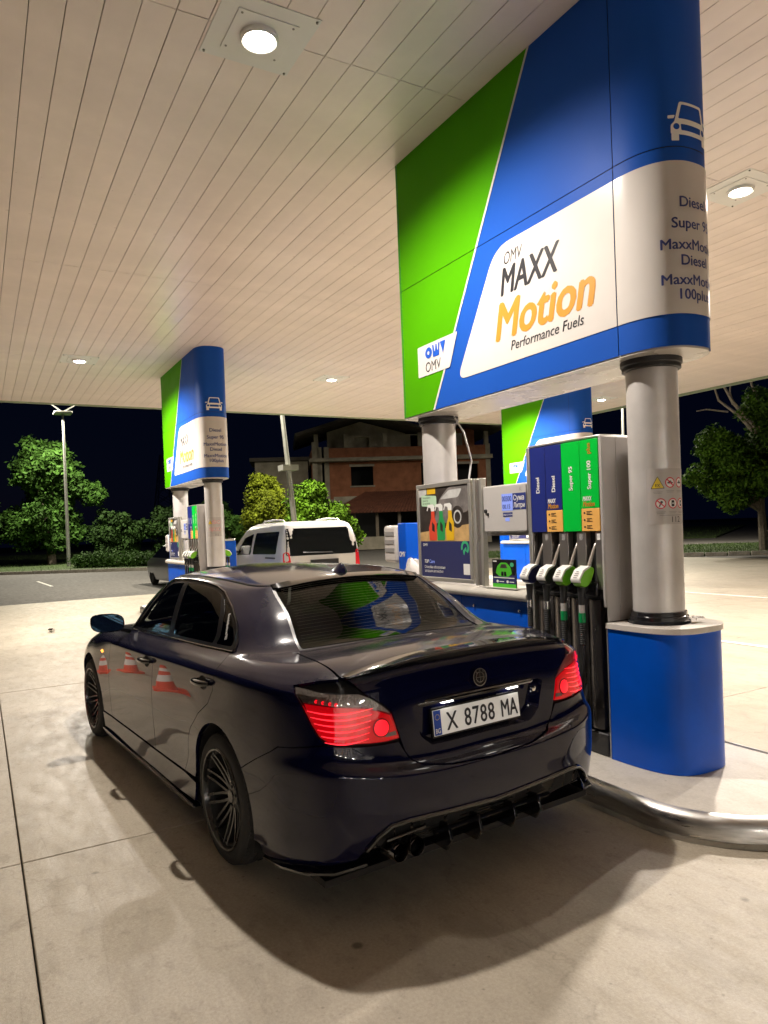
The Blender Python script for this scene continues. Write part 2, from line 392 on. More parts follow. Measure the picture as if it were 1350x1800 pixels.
def grassarea(name,poly,z,nb,hgt):
    MB().prism(poly,z-.3,z).build(name,MT['grass_ground'],kind='structure')
    lo=np.min(poly,0);hi=np.max(poly,0); P=rng.uniform(lo,hi,(nb*2,2)); P=P[pnpoly(P,poly)][:nb]; n=len(P)
    a=rng.uniform(0,6.28,n); h=rng.uniform(.5,1,n)*hgt; wv=.012; lean=rng.normal(0,.3,(n,2))*h[:,None]
    V=np.zeros((n,3,3)); V[:,0,:2]=P; V[:,1,:2]=P+np.stack([np.cos(a),np.sin(a)],1)*wv*2; V[:,2,:2]=P+lean; V[:,:2,2]=z; V[:,2,2]=z+h
    me=bpy.data.meshes.new('grass'); me.from_pydata(V.reshape(-1,3).tolist(),[],[(3*i,3*i+1,3*i+2) for i in range(n)]); me.materials.append(MT['grass_blade'])
    inst(me,'grass_tufts',kind='stuff')
grassarea('verge',[(27.,-17.5),(19.7,-25.2),(12.,-33.3),(19,-41.5),(27.5,-31.5),(34.,-22.)],.05,26000,.10)
grassarea('far_verge',[(44.,30),(42.6,0),(36.4,-8),(33,-12.6),(60,-30),(90,-10),(90,30)],.03,14000,.18)
grassarea('verge_beyond_road',[(33,-46),(45,-36),(80,-70),(60,-90)],.05,5000,.2)

# ================================================================== CANOPY
H=4.88
cn=empty('canopy',(0,0,0),label='big flat petrol station canopy with pale metal plank ceiling',cat='canopy')
X0,X1,Y0,Y1=-5.1,18.6,-16.55,6.2
MB().box(X0,X1,Y0,Y1,H+.03,H+.75).build('roof_deck',MT['ceiling_gap'],cn)
b=MB(); 
for (a,b_,c,d) in((X1,X1+.06,Y0-.06,Y1+.06),(X0-.06,X0,Y0-.06,Y1+.06),(X0,X1,Y0-.06,Y0),(X0,X1,Y1,Y1+.06)): b.box(a,b_,c,d,H-.03,H+.85)
b.build('fascia',MT['fascia'],cn)
xr=[-5.05,-.3,4.45,9.2,13.95,18.6]; pw=.2; near=[];rest=[]
plates=[(lx,ly) for lx in(4.45,13.95) for ly in(-1.73,-6.75,-10.6,-14.8)]
for i in range(len(xr)-1):
    ny=int((Y1-Y0)/pw)
    for j in range(ny):
        y=Y1-pw*(j+.5); x0,x1=xr[i],xr[i+1]
        ang=math.atan2(y,max((x0+x1)/2,.1))-YAW; d=math.hypot((x0+x1)/2,y)
        inview=(i>=1) and -.62<ang<.56
        near.append((0 if inview else 1,d,x0,x1,y))
near.sort()
pm={}
restb=MB()
for q,(f,d,x0,x1,y) in enumerate(near):
    L=round(x1-x0,3)
    if q<296 and not f:
        if L not in pm:
            me=MB().box(-L/2+.003,L/2-.003,-pw/2+.003,pw/2-.003,0,.028).mesh('ceiling_plank'); me.materials.append(MT['ceiling_metal']); pm[L]=me
        inst(pm[L],'ceiling_plank',cn,((x0+x1)/2,y,H+rng.uniform(-.0012,.0012)))
    else: restb.box(x0+.003,x1-.003,y-pw/2+.003,y+pw/2-.003,H,H+.028)
restb.build('more_ceiling_planks',MT['ceiling_metal'],cn,kind='stuff')
# lamps in the ceiling: mounting plate, rim, glowing lens and the lamp's own light
def ceil_lamp():
    r=empty('canopy_lamp',(0,0,H)); 
    MB().box(-.31,.31,-.31,.31,-.006,-.001).build('mounting_plate',MT['white_metal'],r)
    MB().box(-.20,.20,-.20,.20,-.012,-.0065).build('cover_plate',MT['white_metal'],r,bevel=.002)
    s=MB()
    for a,c in((-.285,-.285),(.285,-.285),(-.285,.285),(.285,.285),(-.17,-.17),(.17,.17),(-.17,.17),(.17,-.17)): s.lathe([(0,-.016),(.008,-.015),(.009,-.006)],(a,c,0),'z',8)
    s.build('screw',MT['screw'],r,kind='stuff')
    MB().lathe([(.10,-.0125),(.125,-.0125),(.125,-.035),(.112,-.045),(.10,-.04)],(0,0,0),'z',28).build('rim',MT['white_metal'],r)
    MB().lathe([(0.0005,-.058),(.05,-.052),(.085,-.036),(.098,-.018)],(0,0,0),'z',24).build('lens',MT['lamp_glow'],r)
    return r
proto=ceil_lamp(); where={(4.45,-1.73):'big glaring ceiling lamp straight above the dark sedan',(4.45,-6.75):'bright ceiling lamp at the right edge beside the big sign nose',(13.95,-1.73):'small bright ceiling lamp at left, left of the far sign',(13.95,-6.75):'small bright ceiling lamp between the far sign and the big sign',(13.95,-14.8):'small distant ceiling lamp seen just under the big sign',(4.45,-10.6):'ceiling lamp over the right hand lane, nearer row, beyond the right picture edge',(4.45,-14.8):'outermost ceiling lamp of the nearer row, beyond the right picture edge',(13.95,-10.6):'ceiling lamp hidden behind the big sign in the farther row',(4.45,3.1):'ceiling lamp over the left hand lane, nearer row, beyond the left picture edge',(13.95,3.1):'ceiling lamp over the left hand lane, farther row, beyond the left picture edge'}
first=True
for lx,ly in plates:
    lab=where.get((lx,ly),'round ceiling lamp in the petrol station canopy outside the picture')
    if first: o=proto; o.location=(lx,ly,H); tag(o,lab,'ceiling lamp','lamps in the canopy ceiling'); first=False
    else: o=dup(proto,None,(lx,ly,H),0,lab,'lamps in the canopy ceiling')
    o['category']='ceiling lamp'
    ld=bpy.data.lights.get('canopy_light')
    if ld is None:
        ld=bpy.data.lights.new('canopy_light','SPOT'); ld.spot_size=math.radians(158); ld.spot_blend=.6; ld.shadow_soft_size=.055; ld.energy=LAMP_W; ld.color=(1.,.905,.81)
    lo=bpy.data.objects.new('canopy_light',ld); link(lo,o); lo.location=(0,0,-.075)
    lo['kind']='structure' if False else 'light'
    del lo['kind']
# ================================================================== PUMP ISLAND (built at its real place; two more are copies)
isl=empty('pump_island',(0,0,0)); tag(isl,kind='structure')
def stadium(xa,xb,yc,hw,n=20):
    return [(xa-hw*math.sin(math.pi*i/n),yc+hw*math.cos(math.pi*i/n)) for i in range(n+1)]+[(xb+hw*math.sin(math.pi*i/n),yc-hw*math.cos(math.pi*i/n)) for i in range(n+1)]
YC=-3.66
MB().prism(stadium(2.68,6.6,YC,.60,24),-.05,.135).build('island_top',ISL,isl)
# rounded stainless kerb guard swept round the island
path=stadium(2.68,6.6,YC,.66,28)
prof=[(.0,-.05),(.0,.088),(-.012,.118),(-.035,.139),(-.066,.145),(-.066,-.05)]
b=MB(); vs=[];n=len(path)
for i,(x,y) in enumerate(path):
    a=Vector(path[i-1]);c=Vector(path[(i+1)%n]); t=(c-a).normalized(); nn=Vector((-t.y,t.x))
    if (Vector((x,y))-Vector((4.6,YC))).dot(nn)<0: nn=-nn
    for o_,z in prof: vs.append((x+nn.x*o_,y+nn.y*o_,z))
m_=len(prof); b.add(vs,[(i*m_+k,i*m_+k+1,((i+1)%n)*m_+k+1,((i+1)%n)*m_+k) for i in range(n) for k in range(m_-1)])
b.build('kerb_guard',MT['steel'],isl,ang=50)
b=MB(); path2=stadium(2.68,6.6,YC,.664,28); vs=[]
for i,(x,y) in enumerate(path2): vs+=[(x,y,.0),(x,y,.030)]
b.add(vs,[(2*i,2*i+1,2*((i+1)%n)+1,2*((i+1)%n)) for i in range(n)]); b.build('kerb_base_band',MT['kerb_stone'],isl)
# --------------------------------------------------- columns
def column(x,label,sticker):
    r=empty('canopy_column',(x,YC,0),label=label,cat='column',group='round grey columns on the pump islands')
    R_=.152
    MB().lathe([(R_,.13),(R_,H)],(0,0,0),'z',48).build('shaft',MT['column_paint'],r)
    MB().lathe([(R_+.001,2.62),(R_+.03,2.62),(R_+.03,2.58),(R_+.022,2.572),(R_+.022,2.55),(R_+.014,2.545),(R_+.001,2.545)],(0,0,0),'z',40).build('top_collar',MT['black_matt'],r)
    zb=.995
    MB().lathe([(R_+.001,zb+.075),(R_+.012,zb+.072),(R_+.012,zb+.05),(R_+.02,zb+.045),(R_+.02,zb+.022),(R_+.03,zb+.018),(R_+.034,zb+.002)],(0,0,0),'z',40).build('base_collar',MT['black_gloss'],r,ang=20)
    if sticker:
        def cyl(u,v,off=.0015):
            a=np.asarray(u)/R_; N=np.stack([np.cos(a),np.sin(a),np.zeros(len(a))],1); P=N*(R_+off); P[:,2]=v; return P,N
        # angle a: direction of the camera side; u grows to the left in the picture, so mirror it
        AC=2.86*R_
        def mp(off): return lambda u,v:cyl(AC+np.asarray(u),np.asarray(v),off)
        mat('sticker',(.50,.47,.45),.4); mat('sign_yellow',(.80,.60,.04),.4); mat('sign_red',(.62,.03,.05),.4)
        z0=1.60
        surf_obj('notice_sticker',fill(rnd([(-.14,z0),(.14,z0),(.14,z0+.335),(-.14,z0+.335)],.008),.012,mp(.0008)),MT['sticker'],r)
        lab=r
        def pr_(name,poly,m,off): return surf_obj(name,fill(poly,.02,mp(off)),m,r)
        b_=.012
        pr_('warning_triangle',rnd([(-.115,z0+.215),(-.035,z0+.215),(-.075,z0+.29)],.006),MT['print_black'],.0012)
        pr_('warning_triangle',rnd([(-.110,z0+.218),(-.040,z0+.218),(-.075,z0+.284)],.006),MT['sign_yellow'],.0016)
        text('lettering','EX',.026,lambda u,v:mp(.002)(u-.090,v+z0+.225),MT['print_black'],r,xs=.9)
        for cx,cz in((.0,z0+.25),(.075,z0+.25),(-.06,z0+.125),(.015,z0+.125),(.085,z0+.125)):
            pr_('prohibition_sign',circ(cx,cz,.032),MT['sign_red'],.0012); pr_('prohibition_sign',circ(cx,cz,.0255),MT['print_white'],.0016)
        for cx,cz in((.0,z0+.25),(.075,z0+.25)): pr_('pictogram',[(cx-.018,cz-.006),(cx+.018,cz-.006),(cx+.018,cz+.002),(cx-.018,cz+.002)],MT['print_black'],.002); pr_('pictogram',[(cx-.012,cz+.004),(cx+.010,cz+.004),(cx+.006,cz+.011),(cx-.008,cz+.011)],MT['print_black'],.002)
        for cx,cz in((-.06,z0+.125),): pr_('pictogram',circ(cx+.004,cz+.008,.008,12),MT['print_black'],.002); pr_('pictogram',[(cx-.014,cz-.018),(cx-.006,cz-.018),(cx+.004,cz+.003),(cx-.002,cz+.003)],MT['print_black'],.002)
        for cx,cz in((.015,z0+.125),(.085,z0+.125)): pr_('pictogram',rnd([(cx-.01,cz-.018),(cx+.01,cz-.018),(cx+.01,cz+.018),(cx-.01,cz+.018)],.004),MT['print_black'],.002); pr_('pictogram',[(cx-.005,cz-.004),(cx+.005,cz-.004),(cx+.005,cz+.004),(cx-.005,cz+.004)],MT['print_white'],.0024)
        for cx,cz in((.0,z0+.25),(-.06,z0+.125)): pr_('pictogram',[(cx-.021,cz+.015),(cx-.016,cz+.020),(cx+.021,cz-.015),(cx+.016,cz-.020)],MT['sign_red'],.0024)
        for cx,cz in((-.075,z0+.20),(.0,z0+.205),(.075,z0+.205),(-.06,z0+.08),(.015,z0+.08),(.085,z0+.08)):
            for k in range(2): pr_('small_print',[(cx-.028+.004*k,cz-.006-.008*k),(cx+.028-.006*k,cz-.006-.008*k),(cx+.028-.006*k,cz-.003-.008*k),(cx-.028+.004*k,cz-.003-.008*k)],MT['print_grey'],.0012)
        pr_('small_print',[(-.07,z0+.052),(.1,z0+.052),(.1,z0+.056),(-.07,z0+.056)],MT['print_grey'],.0012)
        text('lettering','112',.05,lambda u,v:mp(.002)(u-.005,v+z0+.012),MT['print_black'],r)
    return r
col1=column(3.04,'thick round grey column with notice sticker standing on the blue plinth',True)
col2=column(5.39,'round grey column behind the poster frame under the green sign end',False)
# --------------------------------------------------- big portal sign
def sgn_outline(off=0.,n=26,hw=.26,xa=3.05,xb=5.50,na=.35,nb=.10,ex=2.5):
    """plan outline as function of running length: far end -> +Y side -> nose -> -Y side"""
    P=[]
    for i in range(n+1):
        t=math.pi/2*(i/n); P.append((xb+nb*math.cos(t)**(2/3.),YC+hw*math.sin(t)**(2/3.)))
    for i in range(1,14): P.append((xb+(xa-xb)*i/14,YC+hw))
    for i in range(n*2+1):
        t=math.pi/2-math.pi*i/(2*n); P.append((xa-na*abs(math.cos(t))**(2/ex),YC+hw*math.copysign(abs(math.sin(t))**(2/ex),math.sin(t))))
    for i in range(1,14): P.append((xa+(xb-xa)*i/14,YC-hw))
    for i in range(n+1):
        t=-math.pi/2*(1-i/n); P.append((xb+nb*abs(math.cos(t))**(2/3.),YC+hw*math.copysign(abs(math.sin(t))**(2/3.),math.sin(t))))
    Q=[P[0]]
    for p in P[1:]:
        if math.hypot(p[0]-Q[-1][0],p[1]-Q[-1][1])>1e-4: Q.append(p)
    return np.array(Q)
SO=sgn_outline(); SL=np.concatenate([[0],np.cumsum(np.linalg.norm(np.diff(SO,axis=0),axis=1))])
_t=np.gradient(SO,axis=0); _n=np.stack([_t[:,1],-_t[:,0]],1); _n/=np.linalg.norm(_n,axis=1)[:,None]
if _n[len(_n)//4]@np.array([0,1.])<0: _n=-_n
# running length at a given x on the +Y side
iA=int(np.argmin(np.abs(SO[:len(SO)//2,0]-5.5)+np.abs(SO[:len(SO)//2,1]-(YC+.26)))); sA=SL[iA]
sx=lambda x: sA+(5.5-x)
sB=sx(3.05); sN=SL[-1]/2; 
sN=SL[int(np.argmin(SO[:,0]))]
def smap(off):
    def f(u,v):
        u=np.asarray(u,float); x=np.interp(u,SL,SO[:,0]); y=np.interp(u,SL,SO[:,1]); nx=np.interp(u,SL,_n[:,0]); ny=np.interp(u,SL,_n[:,1]); k=np.hypot(nx,ny)
        N=np.stack([nx/k,ny/k,0*nx],1); P=np.stack([x,y,np.asarray(v,float)],1)+N*off; return P,N
    return f
Z0s,ZM,Z1s=2.62,3.745,H-.002
def portal():
    r=empty('portal_sign',(3.04,YC,2.62),label='huge green blue and white fuel sign box above the pump beside the dark sedan',cat='fuel sign',group='fuel signs above the pump islands')
    mi=r.matrix_basis.inverted()
    def fix(o):
        o.location=(-3.04,-YC,-2.62); return o
    # body panels: lower and upper band, far end / side / nose pieces with seams between them
    cuts=[0.,sA-.01,sB,SL[-1]-(sB-sA)-sA+.01 if False else sB+(SL[-1]-2*sB), SL[-1]-sA+.01,SL[-1]]
    fix(MB().prism([tuple(p) for p in (SO-[0,YC])*[1,.985]+[0,YC]],Z0s+.004,Z1s).build('core',MT['seam'],r))
    for k in range(len(cuts)-1):
        for za,zb in((Z0s,ZM-.003),(ZM+.003,Z1s)):
            m=MT['sign_blue'] if za<ZM-.1 else MT['sign_blue']
            fix(surf_obj('cladding_panel',fill([(cuts[k]+.003,za),(cuts[k+1]-.003,za),(cuts[k+1]-.003,zb),(cuts[k]+.003,zb)],(.03,.4),smap(.006)),m,r))
    # slanted colour fields, printed film on the panels
    sl=lambda z:sx(5.05+(3.772-5.05)*(z-2.632)/(4.849-2.632))
    for za,zb in((Z0s,ZM-.003),(ZM+.003,Z1s)):
        fix(surf_obj('green_field',fill([(sA-.007,za),(sl(za),za),(sl(zb),zb),(sA-.007,zb)],(.1,.4),smap(.008)),MT['sign_green'],r))
        fix(surf_obj('green_field',fill([(.003,za),(sA-.013,za),(sA-.013,zb),(.003,zb)],(.02,.4),smap(.008)),MT['sign_green'],r))
        fix(surf_obj('white_stripe',fill([(sl(za)-.003,za),(sl(za)+.022,za),(sl(zb)+.022,zb),(sl(zb)-.003,zb)],(.1,.4),smap(.010)),MT['sign_white'],r))
    for k in (0,1):   # the far side carries the same fields
        L=SL[-1]
        for za,zb in((Z0s,ZM-.003),(ZM+.003,Z1s)):
            if k==0: fix(surf_obj('green_field',fill([(L-sA+.013,za),(L-.003,za),(L-.003,zb),(L-sA+.013,zb)],(.02,.4),smap(.008)),MT['sign_green'],r))
            else: fix(surf_obj('green_field',fill([(L-sl(za),za),(L-sA+.007,za),(L-sA+.007,zb),(L-sl(zb),zb)],(.1,.4),smap(.008)),MT['sign_green'],r))
    s0=sx(4.66); 
    wl=rnd([(sx(4.70),2.80),(sB-.004,2.80),(sB-.004,3.665),(sx(4.17),3.665)],[.12,0,0,.16],8)
    fix(surf_obj('white_field',fill(wl,(.1,.2),smap(.010)),MT['sign_white'],r))
    fix(surf_obj('white_field',fill([(sB+.004,2.80),(sB+(SL[-1]-2*sB)-.004,2.80),(sB+(SL[-1]-2*sB)-.004,3.665),(sB+.004,3.665)],(.02,.4),smap(.010)),MT['sign_white'],r))
    # lettering
    T=lambda s,size,x,z,m,**k: fix(text('lettering',s,size,lambda u,v:smap(.0112)(sx(x)+u,v+z),m,r,**k))
    T('OMV',.125,4.085,3.505,MT['print_black'],shear=.25,bold=.0,xs=.72)
    T('MAXX',.275,4.135,3.295,MT['print_black'],shear=.25,bold=.022,xs=.75)
    T('Motion',.375,4.215,2.985,MT['print_orange'],shear=.25,bold=.03,xs=.90)
    T('Performance Fuels',.097,4.035,2.882,MT['print_black'],shear=.2,bold=.008,xs=.98)
    lp=rnd([(sx(5.265),2.925),(sx(4.795),2.925),(sx(4.675),3.185),(sx(5.265),3.185)],.012,3)
    fix(surf_obj('logo_plate',fill(lp,(.1,.1),smap(.013)),MT['sign_white'],r))
    T2=lambda s,size,x,z,m,**k: fix(text('lettering',s,size,lambda u,v:smap(.0148)(sx(x)+u,v+z),m,r,**k))
    T2('OMV',.12,5.15,2.950,MT['print_black'],bold=.0,xs=.88)
    # block logo: round O, notched M, wedge V
    def lg(poly): fix(surf_obj('logo_mark',fill([(sx(5.14)+a*.30,3.055+b_*.105) for a,b_ in poly],.05,smap(.016)),MT['print_blue'],r))
    oc=circ(.16,.5,.17,22); oc=[(a,.5+(b_-.5)*2.6) for a,b_ in oc]; lg(oc)
    lg([(.35,1),(.42,.97),(.45,.45),(.48,.45),(.52,.97),(.57,.97),(.6,.45),(.63,.45),(.66,1),(.72,1),(.68,.02),(.38,.02)])
    lg([(.74,1),(1,1),(.87,.02)])
    fix(surf_obj('logo_mark',fill([(sx(5.14)+.048+a,3.105+b_) for a,b_ in circ(0,0,.016,10)],.05,smap(.018)),MT['sign_white'],r))
    # figure 1 on the narrow far end
    fix(text('lettering','1',.2,lambda u,v:smap(.012)(.012+u*.6+(sA-.10)*.45,v+3.62),MT['print_white'],r,bold=.01))
    # nose: fuels and the car pictogram
    sT=sN-.015
    for s,z,q in(('Diesel',3.405,.084),('Super 95',3.285,.084),('MaxxMotion',3.165,.084),('Diesel',3.075,.084),('MaxxMotion',2.965,.084),('100plus',2.882,.084)):
        fix(text('lettering',s,q,(lambda z:lambda u,v:smap(.0112)(sT+u,v+z))(z),MT['print_navy'],r,align='CENTER',bold=.022,xs=.98))
    cz=3.90
    def ic(poly,m=MT['print_white'],off=.011,holes=()): fix(surf_obj('car_pictogram',fill([(sT+a,cz+b_) for a,b_ in poly],(.02,.05),smap(off),holes=[[(sT+a,cz+b_) for a,b_ in h] for h in holes]),m,r))
    ic(rnd([(-.115,-.02),(-.085,.095),(.085,.095),(.115,-.02),(.135,-.035),(.135,-.09),(-.135,-.09),(-.135,-.035)],.012,3),holes=[rnd([(-.092,.0),(-.072,.08),(.072,.08),(.092,.0)],.008,3),circ(-.103,-.045,.018,12),circ(.103,-.045,.018,12),rnd([(-.075,-.065),(.075,-.065),(.078,-.03),(-.078,-.03)],.006,2)])
    for sgn in(-1,1):
        ic(rnd([(sgn*.132,-.088),(sgn*.132,-.125),(sgn*.09,-.125),(sgn*.09,-.088)],.004,2)); ic(rnd([(sgn*.118,.0),(sgn*.15,.0),(sgn*.15,.018),(sgn*.11,.018)],.005,2))
    # soffit of the box
    so=[tuple(p) for p in SO]
    fix(MB().prism([(3.04+(x-3.04)*1.0,y) for x,y in so],Z0s-.012,Z0s+.004).build('soffit',MT['soffit_white'],r))
    return r
sign1=portal()
# --------------------------------------------------- blue plinth
def sup(xa,xb,yc,hw,na,ex,n=24):
    return [(xb,yc+hw)]+[(xa-na*abs(math.cos(t))**(2/ex),yc+hw*math.copysign(abs(math.sin(t))**(2/ex),math.sin(t))) for t in [math.pi/2-math.pi*i/n for i in range(n+1)]]+[(xb,yc-hw)]
pl=empty('column_plinth',(3.0,YC,.135),label='rounded bright blue sheet metal plinth round the foot of the near column',cat='plinth',group='blue plinths at the ends of the pump islands')
F=lambda o,x=3.0,z=.135:(setattr(o,'location',(-x,-YC,-z)),o)[1]
F(MB().prism(sup(3.2,3.236,-3.70,.285,.465,3.2,40),.137,.958).build('casing',MT['plinth_blue'],pl,ang=25))
F(MB().prism(sup(3.2,3.24,-3.70,.297,.477,3.2,40),.9585,.995).build('cap',MT['soffit_white'],pl,ang=25,bevel=.003))
F(MB().box(3.232,3.238,-3.417,-3.41,.14,.957).build('edge_trim',MT['alu'],pl))
# --------------------------------------------------- dispenser
def dispenser():
    r=empty('fuel_dispenser',(3.59,YC,.135),label='tall four grade fuel dispenser with hanging nozzles behind the sedan boot',cat='fuel pump',group='fuel dispensers on the pump islands')
    X=lambda o:(setattr(o,'location',(-3.59,-YC,-.135)),o)[1]
    ya,yb=-3.90,-3.42
    # housing: end cheeks, core
    for xa,xb in((3.912,3.945),(3.238,3.262)): X(MB().box(xa,xb,ya-.0,yb+.004,.20 if xa>3.5 else 1.09,2.172).build('side_cheek',MT['alu'] if xa>3.5 else MT['housing_grey'],r,bevel=.006))
    for k in range(4):
        a=ya+.01+k*.1175; X(MB().box(3.2335,3.2372,a,a+.115,1.0,2.165).build('end_cladding_sheet',MT['housing_grey'],r,bevel=.002))
    X(MB().box(3.262,3.912,ya+.05,yb-.05,.14,2.165).build('core',MT['black_matt'],r))
    X(MB().box(3.25,3.93,ya+.0,yb+.0,2.166,2.18).build('top_cap',MT['alu'],r,bevel=.003))
    X(MB().box(3.262,3.94,ya,yb,.136,.28).build('foot',MT['black_matt'],r,bevel=.01))
    sides=((yb,1),(ya,-1))
    gx=[3.905,3.752,3.594,3.425,3.266]
    gm=['grade_blue','grade_blue','grade_green','grade_green']
    for y,sg in sides:
        yy=sorted((y-sg*.05,y-sg*.002))
        for k in range(4):
            xa,xb=gx[k+1]+.002,gx[k]-.002
            ok=k in(1,3); zb=1.572; zt=1.72
            yo=sorted((y-sg*.05,y+sg*.004))
            p=X(MB().box(xa,xb,yo[0],yo[1],zt if ok else zb,2.16).build('grade_panel',MT[gm[k]],r,bevel=.002))
            if ok: X(MB().box(xa,xb,yo[0],yo[1],zb,zt-.002).build('info_panel',MT['grade_orange'],r,bevel=.002))
            # lettering (reads upwards) only where a reader stands
            yt=y+sg*.0055; ux=-1 if sg>0 else 1
            def vert(s,z,size,dx=0.,m='print_white'):
                xc=(xa+xb)/2+ux*dx
                X(text('lettering',s,size,plane((xc+ux*size*.33,yt,z),(0,0,1),(-ux,0,0)),MT[m],r,bold=.03,xs=.95))
            if k==0: vert('Diesel',1.84,.047)
            if k==1: vert('Diesel',1.84,.047)
            if k==2: vert('Super 95',1.84,.047)
            if k==3: vert('Super 100',1.84,.047); vert('plus',2.065,.047,m='print_orange')
            if ok:
                x0=xb-.016 if sg>0 else xa+.016
                X(text('lettering','MAXX',.042,plane((x0-ux*.0 ,yt,1.768),(ux,0,0),(0,0,1)),MT['print_white'],r,bold=.03,shear=.25,xs=.62))
                X(text('lettering','Motion',.048,plane((x0,yt,1.731),(ux,0,0),(0,0,1)),MT['print_orange'],r,bold=.03,shear=.25,xs=.72))
                for q in range(3):
                    zc=1.69-.045*q; X(quad_print('pictogram',[(a*1.,b_) for a,b_ in circ(0,0,.007,8)],plane((x0+ux*.012,yt,zc),(ux,0,0),(0,0,1)),MT['print_black'],r))
                    for l,Lw in enumerate((.045,.03,.05)): X(quad_print('small_print',[(0,0),(Lw,0),(Lw,.004),(0,.004)],plane((x0+ux*.03,yt,zc+.006-l*.009),(ux,0,0),(0,0,1)),MT['print_black'],r))
        # brushed columns between the nozzle slots and slots
        sl=[(3.812,3.897),(3.645,3.722),(3.482,3.562),(3.318,3.402)]
        edges=[3.912]+[q for a,b_ in sl for q in(b_,a)]+[3.262]
        for k in range(0,len(edges),2):
            xa,xb=edges[k+1],edges[k]; yo=sorted((y-sg*.10,y-sg*.004)); X(MB().box(xa,xb,yo[0],yo[1],1.20,1.568).build('slot_divider',MT['brushed'],r,bevel=.004))
            if xb-xa>.03 and k: X(quad_print('dispenser_sticker',[(0,0),(.028,0),(.028,.04),(0,.04)],plane((((xa+xb)/2+(-.014 if sg<0 else .014)),y-sg*.0035,1.515),((-1 if sg>0 else 1),0,0),(0,0,1)),MT['print_white'] if k==8 else MT['print_grey'],r))
        X(MB().box(3.262,3.912,*sorted((y-sg*.07,y-sg*.015)),1.13,1.20).build('slot_sill',MT['black_matt'],r,bevel=.006))
        for k in range(4):
            a,b_=sl[k]; xm=(a+b_)/2
            X(MB().box(xm-.055,xm+.055,*sorted((y-sg*.06,y+sg*.015)),1.155,1.25).build('nozzle_boot',MT['black_gloss'],r,bevel=.012))
        lw=[3.895,3.735,3.575,3.415,3.30]
        for k in range(4):
            xa,xb=lw[k+1]+.006,lw[k]-.006
            b=MB(); nn=8
            pr=[(xa+(xb-xa)*i/nn, y-sg*.02+sg*.018*math.sin(math.pi*i/nn)) for i in range(nn+1)]+[(xb,y-sg*.06),(xa,y-sg*.06)]
            X(MB().prism(pr,.30,1.128).build('lower_panel',MT['brushed_dark'],r,ang=50))
    # nozzles
    def nozzle(xc,y,sg,colr,ki):
        q=empty('nozzle'); q.parent=r; KIDS.setdefault(r.name,[]).append(q); q.location=(xc-3.59,y-YC,1.26-.135); q.rotation_euler=(0,0,0 if sg>0 else math.pi)
        N=lambda o:o
        w=.036
        body=rnd([(.0,.075),(.045,.090),(.105,.066),(.140,.012),(.130,-.028),(.085,-.045),(.045,-.022),(.02,.02)],.02,4)
        b=MB().prism([(a,z) for a,z in body],-w,w,'yz'); b.build('grip_body',MT[colr],q,bevel=.008)
        # white label shell on the outer face
        lb=rnd([(.048,.094),(.108,.070),(.145,.014),(.140,-.010),(.130,-.012),(.134,.010),(.098,.058),(.04,.084)],.008,3)
        MB().prism(lb,-w-.003,w+.003,'yz').build('label_shell',MT['print_white'],q,bevel=.003)
        f=MB()
        for z_,l_ in ((.056,.02),(.044,.034),(.032,.034),(.020,.03)):
            yy=.1468-(z_-.014)*.66; f.add([(-l_/2,yy,z_),(l_/2,yy,z_),(l_/2,yy-.002,z_+.006),(-l_/2,yy-.002,z_+.006)],[(0,1,2,3)],False)
        f.build('label_print',MT['print_grey'],q,kind='stuff')
        pts=[(0,.03,.06),(0,.0,.12),(0,-.03,.19),(0,-.055,.235),(0,-.085,.27)]
        MB().tube(pts,[.017,.014,.012,.0115,.011],12).build('spout',MT['alu_bright'],q)
        MB().tube([(0,.03,.02),(0,-.02,.0),(0,-.02,-.06),(0,.05,-.08)],.008,8).build('trigger_guard',MT['black_gloss'],q)
        MB().tube([(0,.09,-.045),(0,.092,-.12),(0,.092,-.155)],[.026,.02,.018],14).build('hose_neck',MT['black_matt'],q)
        MB().tube([(0,.092,-.155),(0,.092,-.205)],.0195,14).build('swivel',MT['alu_bright'] if colr!='nozzle_green' else MT['housing_grey'],q)
        if colr=='nozzle_green': MB().tube([(0,.092,-.206),(0,.092,-.265)],.022,14).build('green_sleeve',MT['sleeve'],q)
        rb=MB(); z=-.207 if colr!='nozzle_green' else -.266; pts=[];rr=[]
        for i in range(22): pts.append((0,.092,z-i*.0065)); rr.append(.021 if i%2 else .0175)
        rb.tube(pts,rr,14).build('cuff',MT['rubber'],q,ang=20)
        ze=z-22*.0065
        s_=-1 
        wb=(.0,.012,-.03,.075)[ki]
        hp=[(0,.092,ze),(wb*.35,.085,ze-.15),(wb,.06+.02*(ki%2),-.70),(.03,.04,-.86),(.06,.03,-.95),(.085,.02,-.93),(.09,.0,-.80),(.088,-.03,-.66)]
        # smooth
        P=np.array(hp); t=np.linspace(0,len(P)-1,40); hp2=[]
        for a in t:
            i=min(int(a),len(P)-2); f=a-i; p0,p1,p2,p3=P[max(i-1,0)],P[i],P[i+1],P[min(i+2,len(P)-1)]
            hp2.append(tuple(.5*((2*p1)+(-p0+p2)*f+(2*p0-5*p1+4*p2-p3)*f*f+(-p0+3*p1-3*p2+p3)*f**3)))
        MB().tube(hp2,.0145,12).build('hose',MT['rubber'],q)
        return q
    mat('nozzle_black',(.02,.02,.025),.3,coat=.3); mat('nozzle_green',(.19,.55,.015),.3,coat=.3); mat('sleeve',(.0,.26,.07),.35); mat('nozzle_navy',(.015,.02,.10),.3,coat=.3)
    for y,sg in sides:
        for k,(xc,c) in enumerate(((3.853,'nozzle_navy'),(3.683,'nozzle_black'),(3.522,'nozzle_green'),(3.360,'nozzle_green'))):
            nozzle(xc,y,sg,c,k)
    return r
disp1=dispenser()
